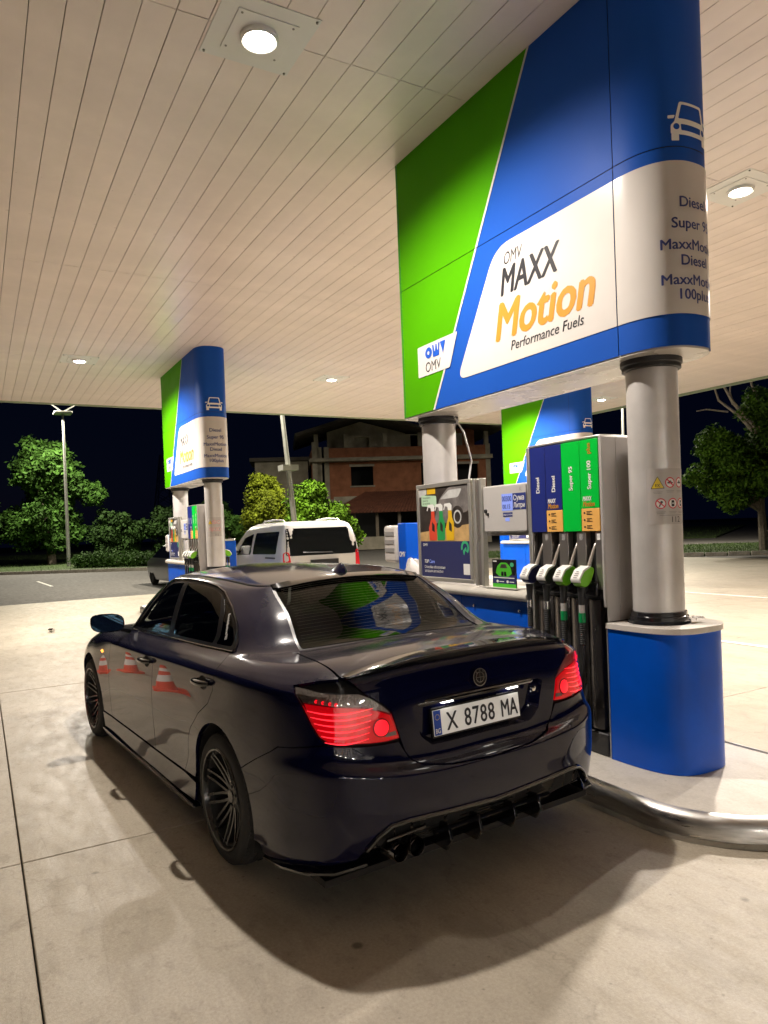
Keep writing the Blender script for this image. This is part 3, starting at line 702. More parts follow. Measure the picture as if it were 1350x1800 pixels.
# --------------------------------------------------- payment display cabinet
def G(o,x,y=YC,z=0.): o.location=(-x,-y,-z); return o
dc=empty('display_cabinet',(4.21,YC,1.57),label='light grey price display cabinet between poster frame and fuel dispenser',cat='price display',group='price display cabinets')
def addto(r,o,x,z,y=YC): o.location=(-x,-y,-z); return o
A=lambda o:addto(dc,o,4.21,1.57)
mat('cab_grey',(.50,.48,.46),.35,var=.04,rvar=.1); mat('lcd',(.20,.27,.62),.25,emit=(.25,.33,.9),estr=.35)
A(MB().box(3.955,4.465,-3.86,-3.428,1.575,1.93).build('casing',MT['cab_grey'],dc,bevel=.01))
A(MB().box(3.963,4.457,-3.427,-3.42,1.583,1.922).build('door',MT['cab_grey'],dc,bevel=.003))
A(MB().box(3.95,4.47,-3.84,-3.45,1.55,1.574).build('underside',MT['alu'],dc))
def PX(x,z,y=-3.4185): return plane((x,y,z),(-1,0,0),(0,0,1))
A(quad_print('lcd_screen',[(0,0),(.125,0),(.125,.125),(0,.125)],PX(4.235,1.735),MT['lcd'],dc))
A(quad_print('label_patch',[(0,0),(.145,0),(.145,.12),(0,.12)],PX(4.108,1.74),MT['print_navy'],dc))
A(text('lettering','00300',.055,PX(4.23,1.805,-3.417),MT['print_navy'],dc,bold=.01,xs=.8)); A(text('lettering','00.15',.045,PX(4.225,1.75,-3.417),MT['print_navy'],dc,bold=.01,xs=.9))
A(text('lettering','Сума',.055,PX(4.10,1.808,-3.417),MT['print_white'],dc,bold=.015,xs=.85)); A(text('lettering','Литри',.05,PX(4.10,1.755,-3.417),MT['print_white'],dc,bold=.015,xs=.85))
A(quad_print('label_patch',[(0,0),(.11,0),(.11,.032),(0,.032)],PX(4.225,1.69),MT['print_navy'],dc)); A(text('lettering','Цена за литър',.018,PX(4.22,1.70,-3.417),MT['print_white'],dc,xs=.9))
A(quad_print('lcd_screen',[(0,0),(.05,0),(.05,.026),(0,.026)],PX(4.20,1.657),MT['lcd'],dc))
A(MB().lathe([(0,.012),(.014,.010),(.016,0)],(4.43,-3.42,1.74),'y',14).build('lock',MT['black_matt'],dc))
A(MB().lathe([(0,.010),(.010,.009),(.012,0)],(4.405,-3.42,1.715),'y',14).build('lock',MT['black_matt'],dc))
A(text('lettering','K',.04,PX(4.03,1.875,-3.417),MT['print_grey'],dc))
# counter cabinet
cc=empty('counter_cabinet',(4.7,YC,.135),label='low blue metal cabinet with pale rounded worktop between dispenser and far column',cat='cabinet',group='low blue cabinets on the pump islands')
A=lambda o:addto(cc,o,4.7,.135)
for k,(xa,xb) in enumerate(((3.965,4.80),(4.81,5.70))): A(MB().box(xa,xb,-3.88,-3.425,.16,1.065).build('blue_panel',MT['plinth_blue'],cc,bevel=.006))
wt=[(-3.90,1.075),(-3.40,1.075),(-3.375,1.09),(-3.375,1.12),(-3.40,1.145),(-3.45,1.153),(-3.90,1.153)]
A(MB().prism(wt,3.95,5.74,'yz').build('worktop',MT['counter'],cc,ang=60))
for x in(4.07,4.62): A(MB().lathe([(0,.02),(.010,.016),(.010,0)],(x,-3.424,1.0),'y',10).build('knob',MT['alu_bright'],cc))
for x,z in((5.1,.9),(4.3,.9),(5.5,.9)): 
    pass
# poster frame (double sided, slightly turned open)
pf=empty('poster_frame',(5.0,-3.44,1.155),label='aluminium poster frame with spray bottle advert standing on the worktop',cat='poster frame',group='poster frames on the pump islands')
A=lambda o:addto(pf,o,5.0,1.155,-3.44)
x0,x1,z0,z1=4.60,5.40,1.17,2.005; yf=-3.40; fw=.035
for a,b_,c,d in((x0,x1,z0,z0+fw),(x0,x1,z1-fw,z1),(x0,x0+fw,z0+fw,z1-fw),(x1-fw,x1,z0+fw,z1-fw)): A(MB().box(a,b_,yf-.03,yf,c,d).build('frame_rail',MT['alu'],pf,bevel=.004))
A(MB().box(4.47,4.50,-3.46,-3.41,1.16,2.0).build('side_rail',MT['alu'],pf,bevel=.004)); A(MB().box(4.54,4.57,-3.45,-3.40,1.16,2.0).build('side_rail',MT['alu'],pf,bevel=.004)); A(MB().box(4.50,4.54,-3.46,-3.42,1.165,1.99).build('channel',MT['brushed'],pf))
A(MB().box(x0+.01,x1-.01,yf-.03,yf-.012,z0+.01,z1-.01).build('backing',MT['print_navy'],pf))
mat('poster_navy',(.035,.04,.13),.25,coat=.5); mat('poster_sand',(.62,.40,.17),.3,coat=.5,var=.3,vscale=14); mat('poster_carbody',(.22,.20,.19),.3,coat=.5,var=.5,vscale=9); mat('poster_dark',(.05,.04,.035),.3,coat=.5,var=.5,vscale=10); mat('poster_mint',(.50,.72,.50),.3,coat=.5); mat('bottle_red',(.75,.08,.04),.3,coat=.5); mat('bottle_green',(.03,.34,.09),.3,coat=.5); mat('bottle_yellow',(.80,.48,.02),.3,coat=.5); mat('poster_pale',(.60,.60,.58),.3,coat=.5,var=.2,vscale=12); mat('logo_teal',(.05,.42,.2),.3,coat=.5)
pw_,ph_=x1-x0-2*fw,z1-z0-2*fw
def PO(off): 
    return plane((x1-fw,yf-.011+off,z0+fw),(-pw_,0,0),(0,0,ph_))
def pq(name,poly,m,k): return A(quad_print(name,poly,PO(.0005*k),MT[m],pf))
pq('poster_picture',[(0,.40),(1,.40),(1,1),(0,1)],'poster_dark',1); pq('poster_picture',[(0,0),(1,0),(1,.40),(0,.40)],'poster_navy',1)
pq('poster_picture',[(0,.40),(1,.40),(1,.58),(.6,.55),(0,.50)],'poster_sand',2)
pq('poster_picture',rnd([(.30,.60),(.42,.86),(.62,.99),(1,.99),(1,.72),(.88,.70),(.72,.60)],.05),'poster_carbody',2)
pq('poster_picture',rnd([(.44,.86),(.62,.955),(.88,.96),(.80,.87)],.03),'poster_pale',3)
pq('poster_picture',circ(.78,.66,.12,18),'poster_dark',3); pq('poster_picture',circ(.78,.66,.075,16),'poster_pale',4); pq('poster_picture',circ(.78,.66,.055,16),'poster_dark',5)
pq('poster_picture',rnd([(0,.90),(.16,.93),(.16,1),(0,1)],.01),'poster_pale',2); pq('poster_picture',[(.17,.93),(.35,.93),(.35,1),(.17,1)],'bottle_yellow',2)
pq('poster_bubble',rnd([(.05,.80),(.37,.78),(.37,.905),(.05,.925)],.02),'poster_mint',5)
for k,zz in enumerate((.895,.862,.830)): A(text('lettering',('Най-добрата','грижа за','автомобила')[k],.022,(lambda o_,z_:(lambda u,v:PO(.003)(np.asarray(u)/pw_+.075,np.asarray(v)/ph_+z_)))(0,zz-.012),MT['print_black'],pf,xs=.9))
for cx,mm in((.27,'bottle_red'),(.44,'bottle_green'),(.62,'bottle_yellow')):
    pq('poster_bottle',rnd([(cx-.02,.735),(cx+.05,.735),(cx+.055,.66),(cx+.09,.60),(cx+.085,.43),(cx+.07,.41),(cx-.07,.41),(cx-.075,.55),(cx-.02,.66)],.012),mm,6)
    pq('poster_bottle',rnd([(cx-.005,.62),(cx+.045,.58),(cx+.045,.50),(cx-.01,.52)],.01),'poster_dark',7)
    pq('poster_bottle',rnd([(cx-.02,.735),(cx+.05,.735),(cx+.055,.79),(cx+.02,.815),(cx-.09,.81),(cx-.10,.785),(cx-.03,.775)],.01),'print_white',6); pq('poster_bottle',[(cx-.09,.79),(cx-.07,.79),(cx-.095,.74),(cx-.115,.745)],'print_white',6)
PT=lambda s,sz,u0,v0,m,**k:A(text('lettering',s,sz,lambda u,v:PO(.0035)(np.asarray(u)/pw_+u0,np.asarray(v)/ph_+v0),MT[m],pf,**k))
PT('OMV',.035,.05,.345,'print_white',bold=.01); PT('TOP',.042,.07,.155,'print_white',bold=.03,shear=.2,xs=.8); PT('Care',.042,.175,.155,'lcd',bold=.01); PT('Спокойно обслужване',.034,.07,.095,'print_white',bold=.005,xs=.85); PT('за вашия автомобил',.034,.07,.05,'print_white',xs=.85)
ar=[(.90+.075*math.cos(a)*1,.33+.075*math.sin(a)) for a in np.linspace(-.9,3.5,20)]+[(.90+.045*math.cos(a),.33+.045*math.sin(a)) for a in np.linspace(3.5,-.9,20)]; pq('poster_logo',ar,'logo_teal',3)
pq('poster_logo',[(.86,.30),(.92,.34),(.93,.28),(.905,.30),(.88,.25),(.865,.27)],'logo_teal',3)
pq('poster_patch',rnd([(.86,.045),(.98,.045),(.98,.16),(.86,.16)],.005),'print_white',3)
# leaflet stand
lf=empty('leaflet_stand',(4.27,-3.44,1.153),label='small black and green leaflet display showing a green car on the worktop',cat='leaflet stand',group='leaflet stands on the worktops')
A=lambda o:addto(lf,o,4.27,1.153,-3.44)
A(MB().box(4.13,4.41,-3.452,-3.444,1.155,1.37).build('card',MT['black_gloss'],lf,bevel=.002)); A(MB().box(4.08,4.45,-3.50,-3.40,1.1535,1.158).build('foot',MT['counter'],lf))
P2=lambda off:plane((4.408,-3.4435+off,1.157),(-.276,0,0),(0,0,.211))
mat('leaf_green_print',(.08,.5,.03),.3,coat=.5)
for nm,poly,m,k in(('leaflet_print',[(0,0),(1,0),(1,.14),(0,.14)],'leaf_green_print',1),('leaflet_print',[(0,.14),(1,.14),(1,.46),(0,.40)],'poster_navy',1),('leaflet_print',rnd([(.15,.52),(.22,.76),(.38,.90),(.62,.90),(.78,.76),(.85,.52),(.70,.40),(.30,.40)],.05),'leaf_green_print',2),('leaflet_print',rnd([(.34,.70),(.41,.84),(.59,.84),(.66,.70)],.02),'poster_dark',3),('leaflet_print',rnd([(.38,.42),(.49,.42),(.49,.58),(.40,.58)],.03),'black_gloss',3),('leaflet_print',rnd([(.51,.42),(.62,.42),(.60,.58),(.51,.58)],.03),'black_gloss',3),('leaflet_print',circ(.85,.83,.08,14),'logo_teal',2),('leaflet_print',circ(.22,.22,.05,12),'print_white',2),('leaflet_print',circ(.65,.22,.05,12),'print_white',2),('leaflet_print',[(.06,.34),(.94,.34),(.94,.37),(.06,.37)],'print_white',2),('leaflet_print',[(.30,.20),(.50,.20),(.50,.23),(.30,.23)],'print_white',2),('leaflet_print',[(.73,.20),(.92,.20),(.92,.23),(.73,.23)],'print_white',2),('leaflet_print',[(.04,.92),(.20,.92),(.20,.96),(.04,.96)],'print_white',2)):
    A(quad_print(nm,poly,P2(.0006*k),MT[m],lf))
# glove / towel dispenser at the far end
tw=empty('towel_dispenser',(5.95,YC,.14),label='white and blue paper towel dispenser post at the far end of the near island',cat='towel dispenser',group='towel dispensers')
A=lambda o:addto(tw,o,5.95,.14)
A(MB().box(5.80,5.95,-3.74,-3.52,.14,1.68).build('blue_post',MT['plinth_blue'],tw,bevel=.01))
A(MB().box(5.955,6.20,-3.76,-3.50,1.30,1.66).build('white_case',MT['sign_white'],tw,bevel=.03))
A(text('lettering','OMV',.07,plane((5.93,-3.518,1.36),(-1,0,0),(0,0,1)),MT['print_white'],tw,bold=.03,xs=.7))
for k in range(3): A(MB().box(5.99,6.16,-3.499,-3.494,1.40+.08*k,1.44+.08*k).build('case_print',MT['print_grey'],tw))
b=MB(); 
import itertools
vs=[];nu,nv=14,10
for i in range(nv):
    ph=math.pi*(i+.5)/nv
    for j in range(nu):
        th=2*math.pi*j/nu; q=1+.16*math.sin(3*th+2*ph)+.09*math.sin(7*th-3*ph); vs.append((5.74+.10*q*math.sin(ph)*math.cos(th),-3.55+.09*q*math.sin(ph)*math.sin(th),1.21+.15*q*math.cos(ph)-.03))
b.add(vs,[(i*nu+j,i*nu+(j+1)%nu,(i+1)*nu+(j+1)%nu,(i+1)*nu+j) for i in range(nv-1) for j in range(nu)]); b.build('plastic_bag',MT['sign_white'],label='crumpled white plastic bag hanging on the towel dispenser',cat='plastic bag')
# squeegee bucket and bins seen under the display cabinet
bk=empty('wash_bucket',(4.35,-4.05,.14),label='grey squeegee bucket with green lid behind the near worktop',cat='bucket',group='squeegee buckets')
A=lambda o:addto(bk,o,4.35,.14,-4.05)
mat('bucket_grey',(.28,.29,.31),.4); mat('bucket_green',(.06,.33,.12),.4)
A(MB().prism(rnd([(4.25,-4.15),(4.45,-4.15),(4.45,-3.95),(4.25,-3.95)],.03),.145,1.0).build('stand',MT['plinth_blue'],bk)); A(MB().lathe([(.02,1.02),(.075,1.02),(.095,1.28),(.102,1.29),(.102,1.31),(.08,1.31)],(4.35,-4.05,0),'z',20).build('bucket',MT['bucket_grey'],bk)); A(MB().box(4.25,4.45,-4.14,-3.98,1.315,1.345).build('lid',MT['bucket_green'],bk,bevel=.01)); A(MB().tube([(4.33,-4.05,1.2),(4.30,-4.04,1.50)],.012,8).build('squeegee_handle',MT['plinth_blue'],bk)); A(MB().box(4.22,4.38,-4.06,-4.02,1.49,1.52).build('squeegee_head',MT['rubber'],bk,bevel=.004))
bn=empty('waste_bin',(4.1,-4.3,.14),label='blue and green waste bin with white brand plate behind the near island',cat='bin',group='waste bins')
A=lambda o:addto(bn,o,4.1,.14,-4.3)
A(MB().box(3.86,4.06,-4.30,-4.02,.14,1.50).build('blue_body',MT['plinth_blue'],bn,bevel=.01)); A(MB().box(4.064,4.13,-4.30,-4.02,.14,1.48).build('green_body',MT['sign_green'],bn,bevel=.01)); A(MB().box(3.86,4.06,-4.29,-4.03,1.502,1.535).build('lid',MT['alu'],bn,bevel=.006))
A(quad_print('brand_plate',[(0,0),(.10,0),(.115,.09),(0,.09)],plane((4.03,-4.017,1.37),(-1,0,0),(0,0,1)),MT['print_white'],bn)); A(text('lettering','OMV',.032,plane((4.02,-4.015,1.385),(-1,0,0),(0,0,1)),MT['print_grey'],bn,xs=.9)); A(text('lettering','OMV',.036,plane((4.02,-4.015,1.42),(-1,0,0),(0,0,1)),MT['print_blue'],bn,bold=.05,xs=.8))
# loose cable down the far column and a rag by the near column foot
MB().tube([(5.20,-3.70,2.60),(5.12,-3.74,2.45),(5.05,-3.76,2.2),(5.08,-3.74,2.0),(5.2,-3.70,1.85),(5.26,-3.68,1.6),(5.26,-3.68,1.16)],.008,8).build('loose_cable',MT['white_metal'],label='thin white cable sagging beside the column behind the poster',cat='cable')
b=MB(); vs=[]
for i in range(7):
    for j in range(7): vs.append((2.885+.06*(i/6-.5)+.01*math.sin(5*j),-3.80+.09*(j/6-.5)+.008*math.sin(4*i),1.0+.022*abs(math.sin(2.1*i+.7*j))+.012))
b.add(vs,[(i*7+j,i*7+j+1,(i+1)*7+j+1,(i+1)*7+j) for i in range(6) for j in range(6)]); b.build('crumpled_tissue',MT['sign_white'],label='small crumpled white tissue at the foot of the near column',cat='tissue')
# --------------------------------------------------- copies for the two farther islands
def shifted(o,dx,dy,label): 
    l=o.location; return dup(o,None,(l.x+dx,l.y+dy,l.z),o.rotation_euler.z,label,o.get('group'))
def shifted2(o,dx,dy):
    l=o.location; c=dup(o,None,(l.x+dx,l.y+dy,l.z)); return c
for dx,dy,where_ in((9.5,0,'on the far island left of the white van'),(9.5,-8.84,'on the far right island behind the near dispenser')):
    shifted2(isl,dx,dy)
    shifted(sign1,dx,dy,'green blue and white fuel sign '+where_)
    shifted(col1,dx,dy,'round grey column nearer the camera '+where_)
    shifted(col2,dx,dy,'round grey column farther from the camera '+where_)
    shifted(pl,dx,dy,'blue column plinth '+where_)
    shifted(disp1,dx,dy,'fuel dispenser '+where_)
    shifted(cc,dx,dy,'low blue cabinet '+where_)
    shifted(dc,dx,dy,'price display cabinet '+where_)
    shifted(pf,dx,dy,'poster frame with spray bottles '+where_)
    shifted(tw,dx,dy,'towel dispenser '+where_)
    shifted(bn,dx,dy,'waste bin '+where_)
# ================================================================== DARK SEDAN
mat('car_paint',(.0055,.006,.022),.22,coat=1.,crough=.012,spec=.4,rvar=.06,vscale=2)
def dusty(name,base,dust,amt):
    """paint with a thin film of settled dust on upward faces (by normal and noise)"""
    m=mat(name,base,.24,coat=1.,crough=.015,spec=.4); n=m.node_tree; L=n.links.new; b=n.nodes['Principled BSDF']
    g=n.nodes.new('ShaderNodeNewGeometry'); sp=n.nodes.new('ShaderNodeSeparateXYZ'); L(g.outputs['Normal'],sp.inputs[0])
    t=n.nodes.new('ShaderNodeTexNoise'); t.inputs['Scale'].default_value=7; t.inputs['Detail'].default_value=9; t.inputs['Roughness'].default_value=.75; tc=n.nodes.new('ShaderNodeTexCoord'); L(tc.outputs['Object'],t.inputs['Vector'])
    r=n.nodes.new('ShaderNodeMapRange'); r.inputs[1].default_value=.35; r.inputs[2].default_value=1.; r.inputs[3].default_value=0; r.inputs[4].default_value=amt; L(sp.outputs[2],r.inputs[0])
    q=n.nodes.new('ShaderNodeMath'); q.operation='MULTIPLY'; L(r.outputs[0],q.inputs[0]); L(t.outputs[0],q.inputs[1])
    x=n.nodes.new('ShaderNodeMix'); x.data_type='RGBA'; L(q.outputs[0],x.inputs[0]); x.inputs[6].default_value=(*base,1); x.inputs[7].default_value=(*dust,1); L(x.outputs[2],b.inputs['Base Color'])
    r2=n.nodes.new('ShaderNodeMapRange'); r2.inputs[1].default_value=0; r2.inputs[2].default_value=.3; r2.inputs[3].default_value=.012; r2.inputs[4].default_value=.17; L(q.outputs[0],r2.inputs[0]); L(r2.outputs[0],b.inputs['Coat Roughness'])
    t2=n.nodes.new('ShaderNodeTexNoise'); t2.inputs['Scale'].default_value=2.2; t2.inputs['Detail'].default_value=2; L(tc.outputs['Object'],t2.inputs['Vector']); k=n.nodes.new('ShaderNodeBump'); k.inputs['Strength'].default_value=.05; k.inputs['Distance'].default_value=.004; L(t2.outputs[0],k.inputs['Height'])
    return m
PAINT=dusty('car_paint_dusty',(.0020,.0026,.020),(.15,.137,.115),.34); PAINT.node_tree.nodes['Principled BSDF'].inputs['Specular IOR Level'].default_value=.04; PAINT.node_tree.nodes['Principled BSDF'].inputs['Coat IOR'].default_value=1.43
mat('gloss_black',(.006,.006,.007),.12,coat=1.); mat('trim_black',(.012,.012,.013),.35); mat('cavity',(.004,.004,.004),.9)
mat('shut_line',(.002,.002,.002),.9)
mat('lamp_red',(.28,.002,.004),.12,coat=1.,emit=(1.,.002,.008),estr=.34); mat('lamp_red_dark',(.10,.002,.004),.12,coat=1.,emit=(1.,.01,.02),estr=.05)
mat('lamp_strip',(.5,.01,.02),.3,emit=(1.,.025,.04),estr=1.7); mat('lamp_core',(.5,.01,.02),.3,emit=(1.,.008,.02),estr=.95); mat('lamp_smoke',(.34,.30,.27),.2,coat=1.,metal=.5,bump=.6,bscale=90); mat('lamp_amber',(.8,.3,.05),.3,emit=(1.,.35,.05),estr=2.)
mat('plate_white',(.78,.78,.77),.4,emit=(1,.97,.9),estr=.12); mat('plate_blue',(.01,.06,.40),.4); mat('chrome',(.75,.75,.75),.08,1.); mat('dark_chrome',(.20,.20,.21),.12,1.)
mat('rim_black',(.008,.008,.009),.24,.3,coat=.5,rvar=.1); mat('tyre',(.016,.0155,.015),.75,bump=.15,bscale=50,var=.2); mat('disc',(.18,.17,.16),.35,.9)
mat('seat',(.05,.047,.043),.6); mat('cabin',(.018,.017,.016),.7)
glassmat('car_glass',(.22,.25,.23)); glassmat('car_glass_rear',(.10,.115,.11)); glassmat('clear_lens',(.9,.9,.9)); glassmat('van_glass',(.03,.035,.035))
def T_(s): return [tuple(float(q) for q in p.split(',')) for p in s.split()]
RINGS=[
"-.96,0,.27 -.955,.36,.255 -.93,.64,.285 -.85,.79,.262 -.66,.85,.215 -.35,.86,.175 .05,.86,.15 .6,.86,.142 1.15,.86,.142 1.7,.86,.142 2.25,.86,.142 2.85,.86,.15 3.22,.83,.16 3.50,.68,.16 3.62,.40,.16 3.66,0,.16",
"-1.0,0,.32 -.995,.36,.31 -.965,.65,.295 -.885,.815,.275 -.685,.875,.225 -.35,.895,.185 .05,.90,.165 .6,.905,.16 1.15,.905,.16 1.7,.905,.16 2.25,.90,.16 2.85,.90,.165 3.25,.865,.18 3.55,.71,.18 3.68,.41,.18 3.72,0,.18",
"-1.02,0,.40 -1.015,.36,.39 -.985,.655,.37 -.905,.825,.36 -.70,.892,.32 -.35,.905,.28 .05,.91,.26 .6,.903,.25 1.15,.898,.25 1.7,.898,.25 2.25,.90,.25 2.85,.908,.27 3.25,.88,.28 3.57,.72,.28 3.71,.42,.28 3.75,0,.28",
"-1.035,0,.52 -1.03,.37,.51 -1.0,.665,.50 -.918,.832,.49 -.71,.897,.46 -.35,.914,.43 .05,.922,.42 .6,.902,.40 1.15,.900,.40 1.7,.900,.40 2.25,.903,.40 2.85,.918,.42 3.26,.885,.42 3.58,.72,.42 3.72,.42,.42 3.76,0,.42",
"-1.038,0,.600 -1.033,.37,.605 -1.0,.668,.63 -.918,.835,.645 -.71,.900,.62 -.35,.918,.58 .05,.930,.58 .6,.914,.56 1.15,.909,.56 1.7,.908,.56 2.25,.911,.56 2.85,.925,.56 3.27,.89,.55 3.585,.72,.53 3.725,.42,.53 3.765,0,.53",
"-.958,0,.64 -.957,.36,.645 -.945,.655,.675 -.893,.815,.705 -.70,.888,.70 -.35,.915,.69 .05,.926,.69 .6,.913,.67 1.15,.910,.67 1.7,.909,.67 2.25,.910,.66 2.85,.922,.65 3.27,.885,.62 3.57,.715,.59 3.71,.42,.58 3.75,0,.58",
"-.95,0,.83 -.95,.36,.83 -.93,.645,.835 -.875,.795,.84 -.695,.874,.845 -.35,.905,.845 .05,.915,.83 .6,.909,.81 1.15,.907,.79 1.7,.906,.78 2.25,.906,.76 2.85,.912,.74 3.26,.868,.69 3.54,.69,.65 3.67,.41,.64 3.71,0,.635",
"-.935,0,.97 -.935,.35,.97 -.91,.635,.965 -.858,.785,.955 -.680,.862,.955 -.34,.897,.948 .05,.908,.933 .6,.903,.913 1.15,.900,.893 1.7,.899,.875 2.25,.898,.856 2.85,.88,.82 3.23,.83,.76 3.48,.66,.71 3.61,.39,.69 3.65,0,.685",
"-.905,0,1.048 -.905,.34,1.045 -.875,.60,1.03 -.805,.735,1.015 -.63,.812,1.01 -.33,.858,1.003 .05,.872,.985 .6,.868,.960 1.15,.865,.935 1.7,.865,.912 2.25,.862,.890 2.85,.825,.868 3.17,.75,.82 3.38,.58,.785 3.49,.34,.775 3.53,0,.775",
"-.62,0,1.088 -.62,.32,1.083 -.60,.57,1.068 -.56,.695,1.055 -.47,.765,1.045 -.22,.822,1.030 .08,.828,1.012 .6,.828,.990 1.15,.828,.965 1.7,.828,.942 2.2,.81,.920 2.70,.73,.915 2.92,.60,.90 3.02,.43,.895 3.07,.22,.90 3.08,0,.905",
"-.335,0,1.072 -.328,.3,1.067 -.305,.52,1.058 -.275,.63,1.052 -.235,.70,1.05 -.10,.765,1.050 .10,.79,1.038 .6,.797,1.018 1.15,.797,.992 1.7,.79,.968 2.12,.765,.955 2.30,.70,.955 2.38,.58,.965 2.42,.42,.972 2.45,.2,.978 2.455,0,.98",
"-.07,0,1.235 -.065,.27,1.23 -.05,.455,1.222 -.02,.575,1.21 .04,.65,1.205 .16,.705,1.20 .33,.728,1.195 .7,.738,1.19 1.13,.737,1.18 1.58,.722,1.17 1.90,.69,1.16 2.04,.625,1.16 2.11,.525,1.172 2.15,.37,1.18 2.18,.18,1.186 2.185,0,1.19",
".205,0,1.372 .20,.26,1.364 .185,.42,1.350 .20,.525,1.335 .27,.585,1.330 .42,.618,1.338 .58,.632,1.350 .8,.642,1.360 1.11,.640,1.364 1.45,.615,1.352 1.67,.575,1.338 1.76,.52,1.336 1.815,.44,1.345 1.86,.3,1.358 1.885,.15,1.365 1.895,0,1.368",
"",
""]
R13=[]; R14=[]
RT=[T_(r) for r in RINGS if r]
def rz(x): return 1.430-.040*((x-1.02)/.8)**2 if x<1.02 else 1.430-.034*((x-1.02)/.8)**2
for k,(x,y,z) in enumerate(RT[12]):
    xc=1.02+(x-1.02)*.93; zc=rz(xc); R14.append((xc,0,zc)); xm=1.02+(x-1.02)*.965; f=.62; zz=z+(zc-z)*(1-f*f) if y>.05 else z+(zc-z)*.5
    R13.append((xm,y*f,zz))
RT.append(R13); RT.append(R14)
A3=np.array(RT)                       # (15 rings,16 stations,3)
tp_=np.clip((-.30-A3[:,:,0])/.65,0,1)**1.5; A3[:10,:,1]*=(1-.064*tp_[:10])
base=A3[4]; SK=np.concatenate([[0],np.cumsum(np.linalg.norm(np.diff(base[:,:2],axis=0),axis=1))])
def hermite(x,Y,xq,lim):
    """piecewise cubic through Y(x) along axis 0; lim=monotone slopes"""
    h=np.diff(x)[:,None]; Yf=Y.reshape(len(x),-1); d=np.diff(Yf,axis=0)/h; m=np.zeros_like(Yf)
    m[1:-1]=(d[:-1]*h[1:]+d[1:]*h[:-1])/(h[1:]+h[:-1]); m[0]=d[0]; m[-1]=d[-1]
    if lim:
        s=d[:-1]*d[1:]; w1=2*h[1:]+h[:-1]; w2=h[1:]+2*h[:-1]
        with np.errstate(all='ignore'): hm=(w1+w2)/(w1/d[:-1]+w2/d[1:])
        m[1:-1]=np.where(s>0,hm,0)
    i=np.clip(np.searchsorted(x,xq,side='right')-1,0,len(x)-2); hh=np.diff(x)[i]; t=((xq-x[i])/hh)[:,None]; hh=hh[:,None]
    r=(2*t**3-3*t**2+1)*Yf[i]+(t**3-2*t**2+t)*hh*m[i]+(-2*t**3+3*t**2)*Yf[i+1]+(t**3-t**2)*hh*m[i+1]
    return r.reshape((len(xq),)+Y.shape[1:])
NS,NV=420,281
Sq=np.linspace(0,SK[-1],NS); Vq=np.linspace(0,14,NV)
# mirror across the centre line for smoothness at both ends
xm=np.concatenate([-SK[2:0:-1],SK,2*SK[-1]-SK[-2:-4:-1]]); Am=np.concatenate([A3[:,2:0:-1]*[1,-1,1],A3,A3[:,-2:-4:-1]*[1,-1,1]],axis=1)
Gs=hermite(xm,np.swapaxes(Am,0,1),Sq,False)           # (NS,15,3)
Gv=np.swapaxes(hermite(np.arange(15.),np.swapaxes(Gs,0,1),Vq,True),0,1) # (NS,NV,3)
Gl=np.swapaxes(np.stack([Gs[:,int(min(v,13.999))]*(1-(v-int(min(v,13.999))))+Gs[:,int(min(v,13.999))+1]*(v-int(min(v,13.999))) for v in Vq]),0,1)
for c_,a_,wd_ in ((7.,.75,.32),(8.,.45,.3),(4.,.6,.3),(5.,.5,.3),(10.,.5,.25)):
    w_=(a_*np.exp(-((Vq-c_)/wd_)**2))[None,:,None]; Gv=Gv*(1-w_)+Gl*w_
crease=np.array([min(abs(v-c) for c in (4,5,7.,8.,10.,12.)) for v in Vq])
wgt=np.clip(crease/.35,0.06,1.)[None,:,None]
for it in range(6):
    Q=Gv.copy(); Q[1:-1]=.5*Gv[1:-1]+.25*(Gv[2:]+Gv[:-2]); R_=Q.copy(); R_[:,1:-1]=.5*Q[:,1:-1]+.25*(Q[:,2:]+Q[:,:-2]); Q[:,1:-1]=Q[:,1:-1]*(1-wgt[:,1:-1])+R_[:,1:-1]*wgt[:,1:-1]
    Q[0,:,0]=Q[1,:,0]; Q[0,:,2]=Q[1,:,2]; Q[-1,:,0]=Q[-2,:,0]; Q[-1,:,2]=Q[-2,:,2]; Q[0,:,1]=0; Q[-1,:,1]=0
    Gv=Q
# widen arches: soft flare near wheel openings
ds=np.gradient(Gv,axis=0); dv=np.gradient(Gv,axis=1); Nn=np.cross(dv,ds); 
ln=np.linalg.norm(Nn,axis=2,keepdims=True); ln[ln<1e-9]=1; Nn/=ln
if Nn[NS//2,80,1]<0: Nn=-Nn
for it in range(2): Nn[1:-1,1:-1]=.25*(2*Nn[1:-1,1:-1]+.5*(Nn[2:,1:-1]+Nn[:-2,1:-1]+Nn[1:-1,2:]+Nn[1:-1,:-2]))
Nn/=np.maximum(np.linalg.norm(Nn,axis=2,keepdims=True),1e-9)
Nn[:,-6:]=[0,0,1]*1
Nn[:,-6:]=Nn[:,-7:-6]; 
for j in range(6): Nn[:,-1-j]=Nn[:,-7]*(j/6)+np.array([0,0,1])*(1-j/6)
Nn/=np.linalg.norm(Nn,axis=2,keepdims=True)
kS=np.interp(np.arange(0,15.001,.01),np.arange(16),SK)
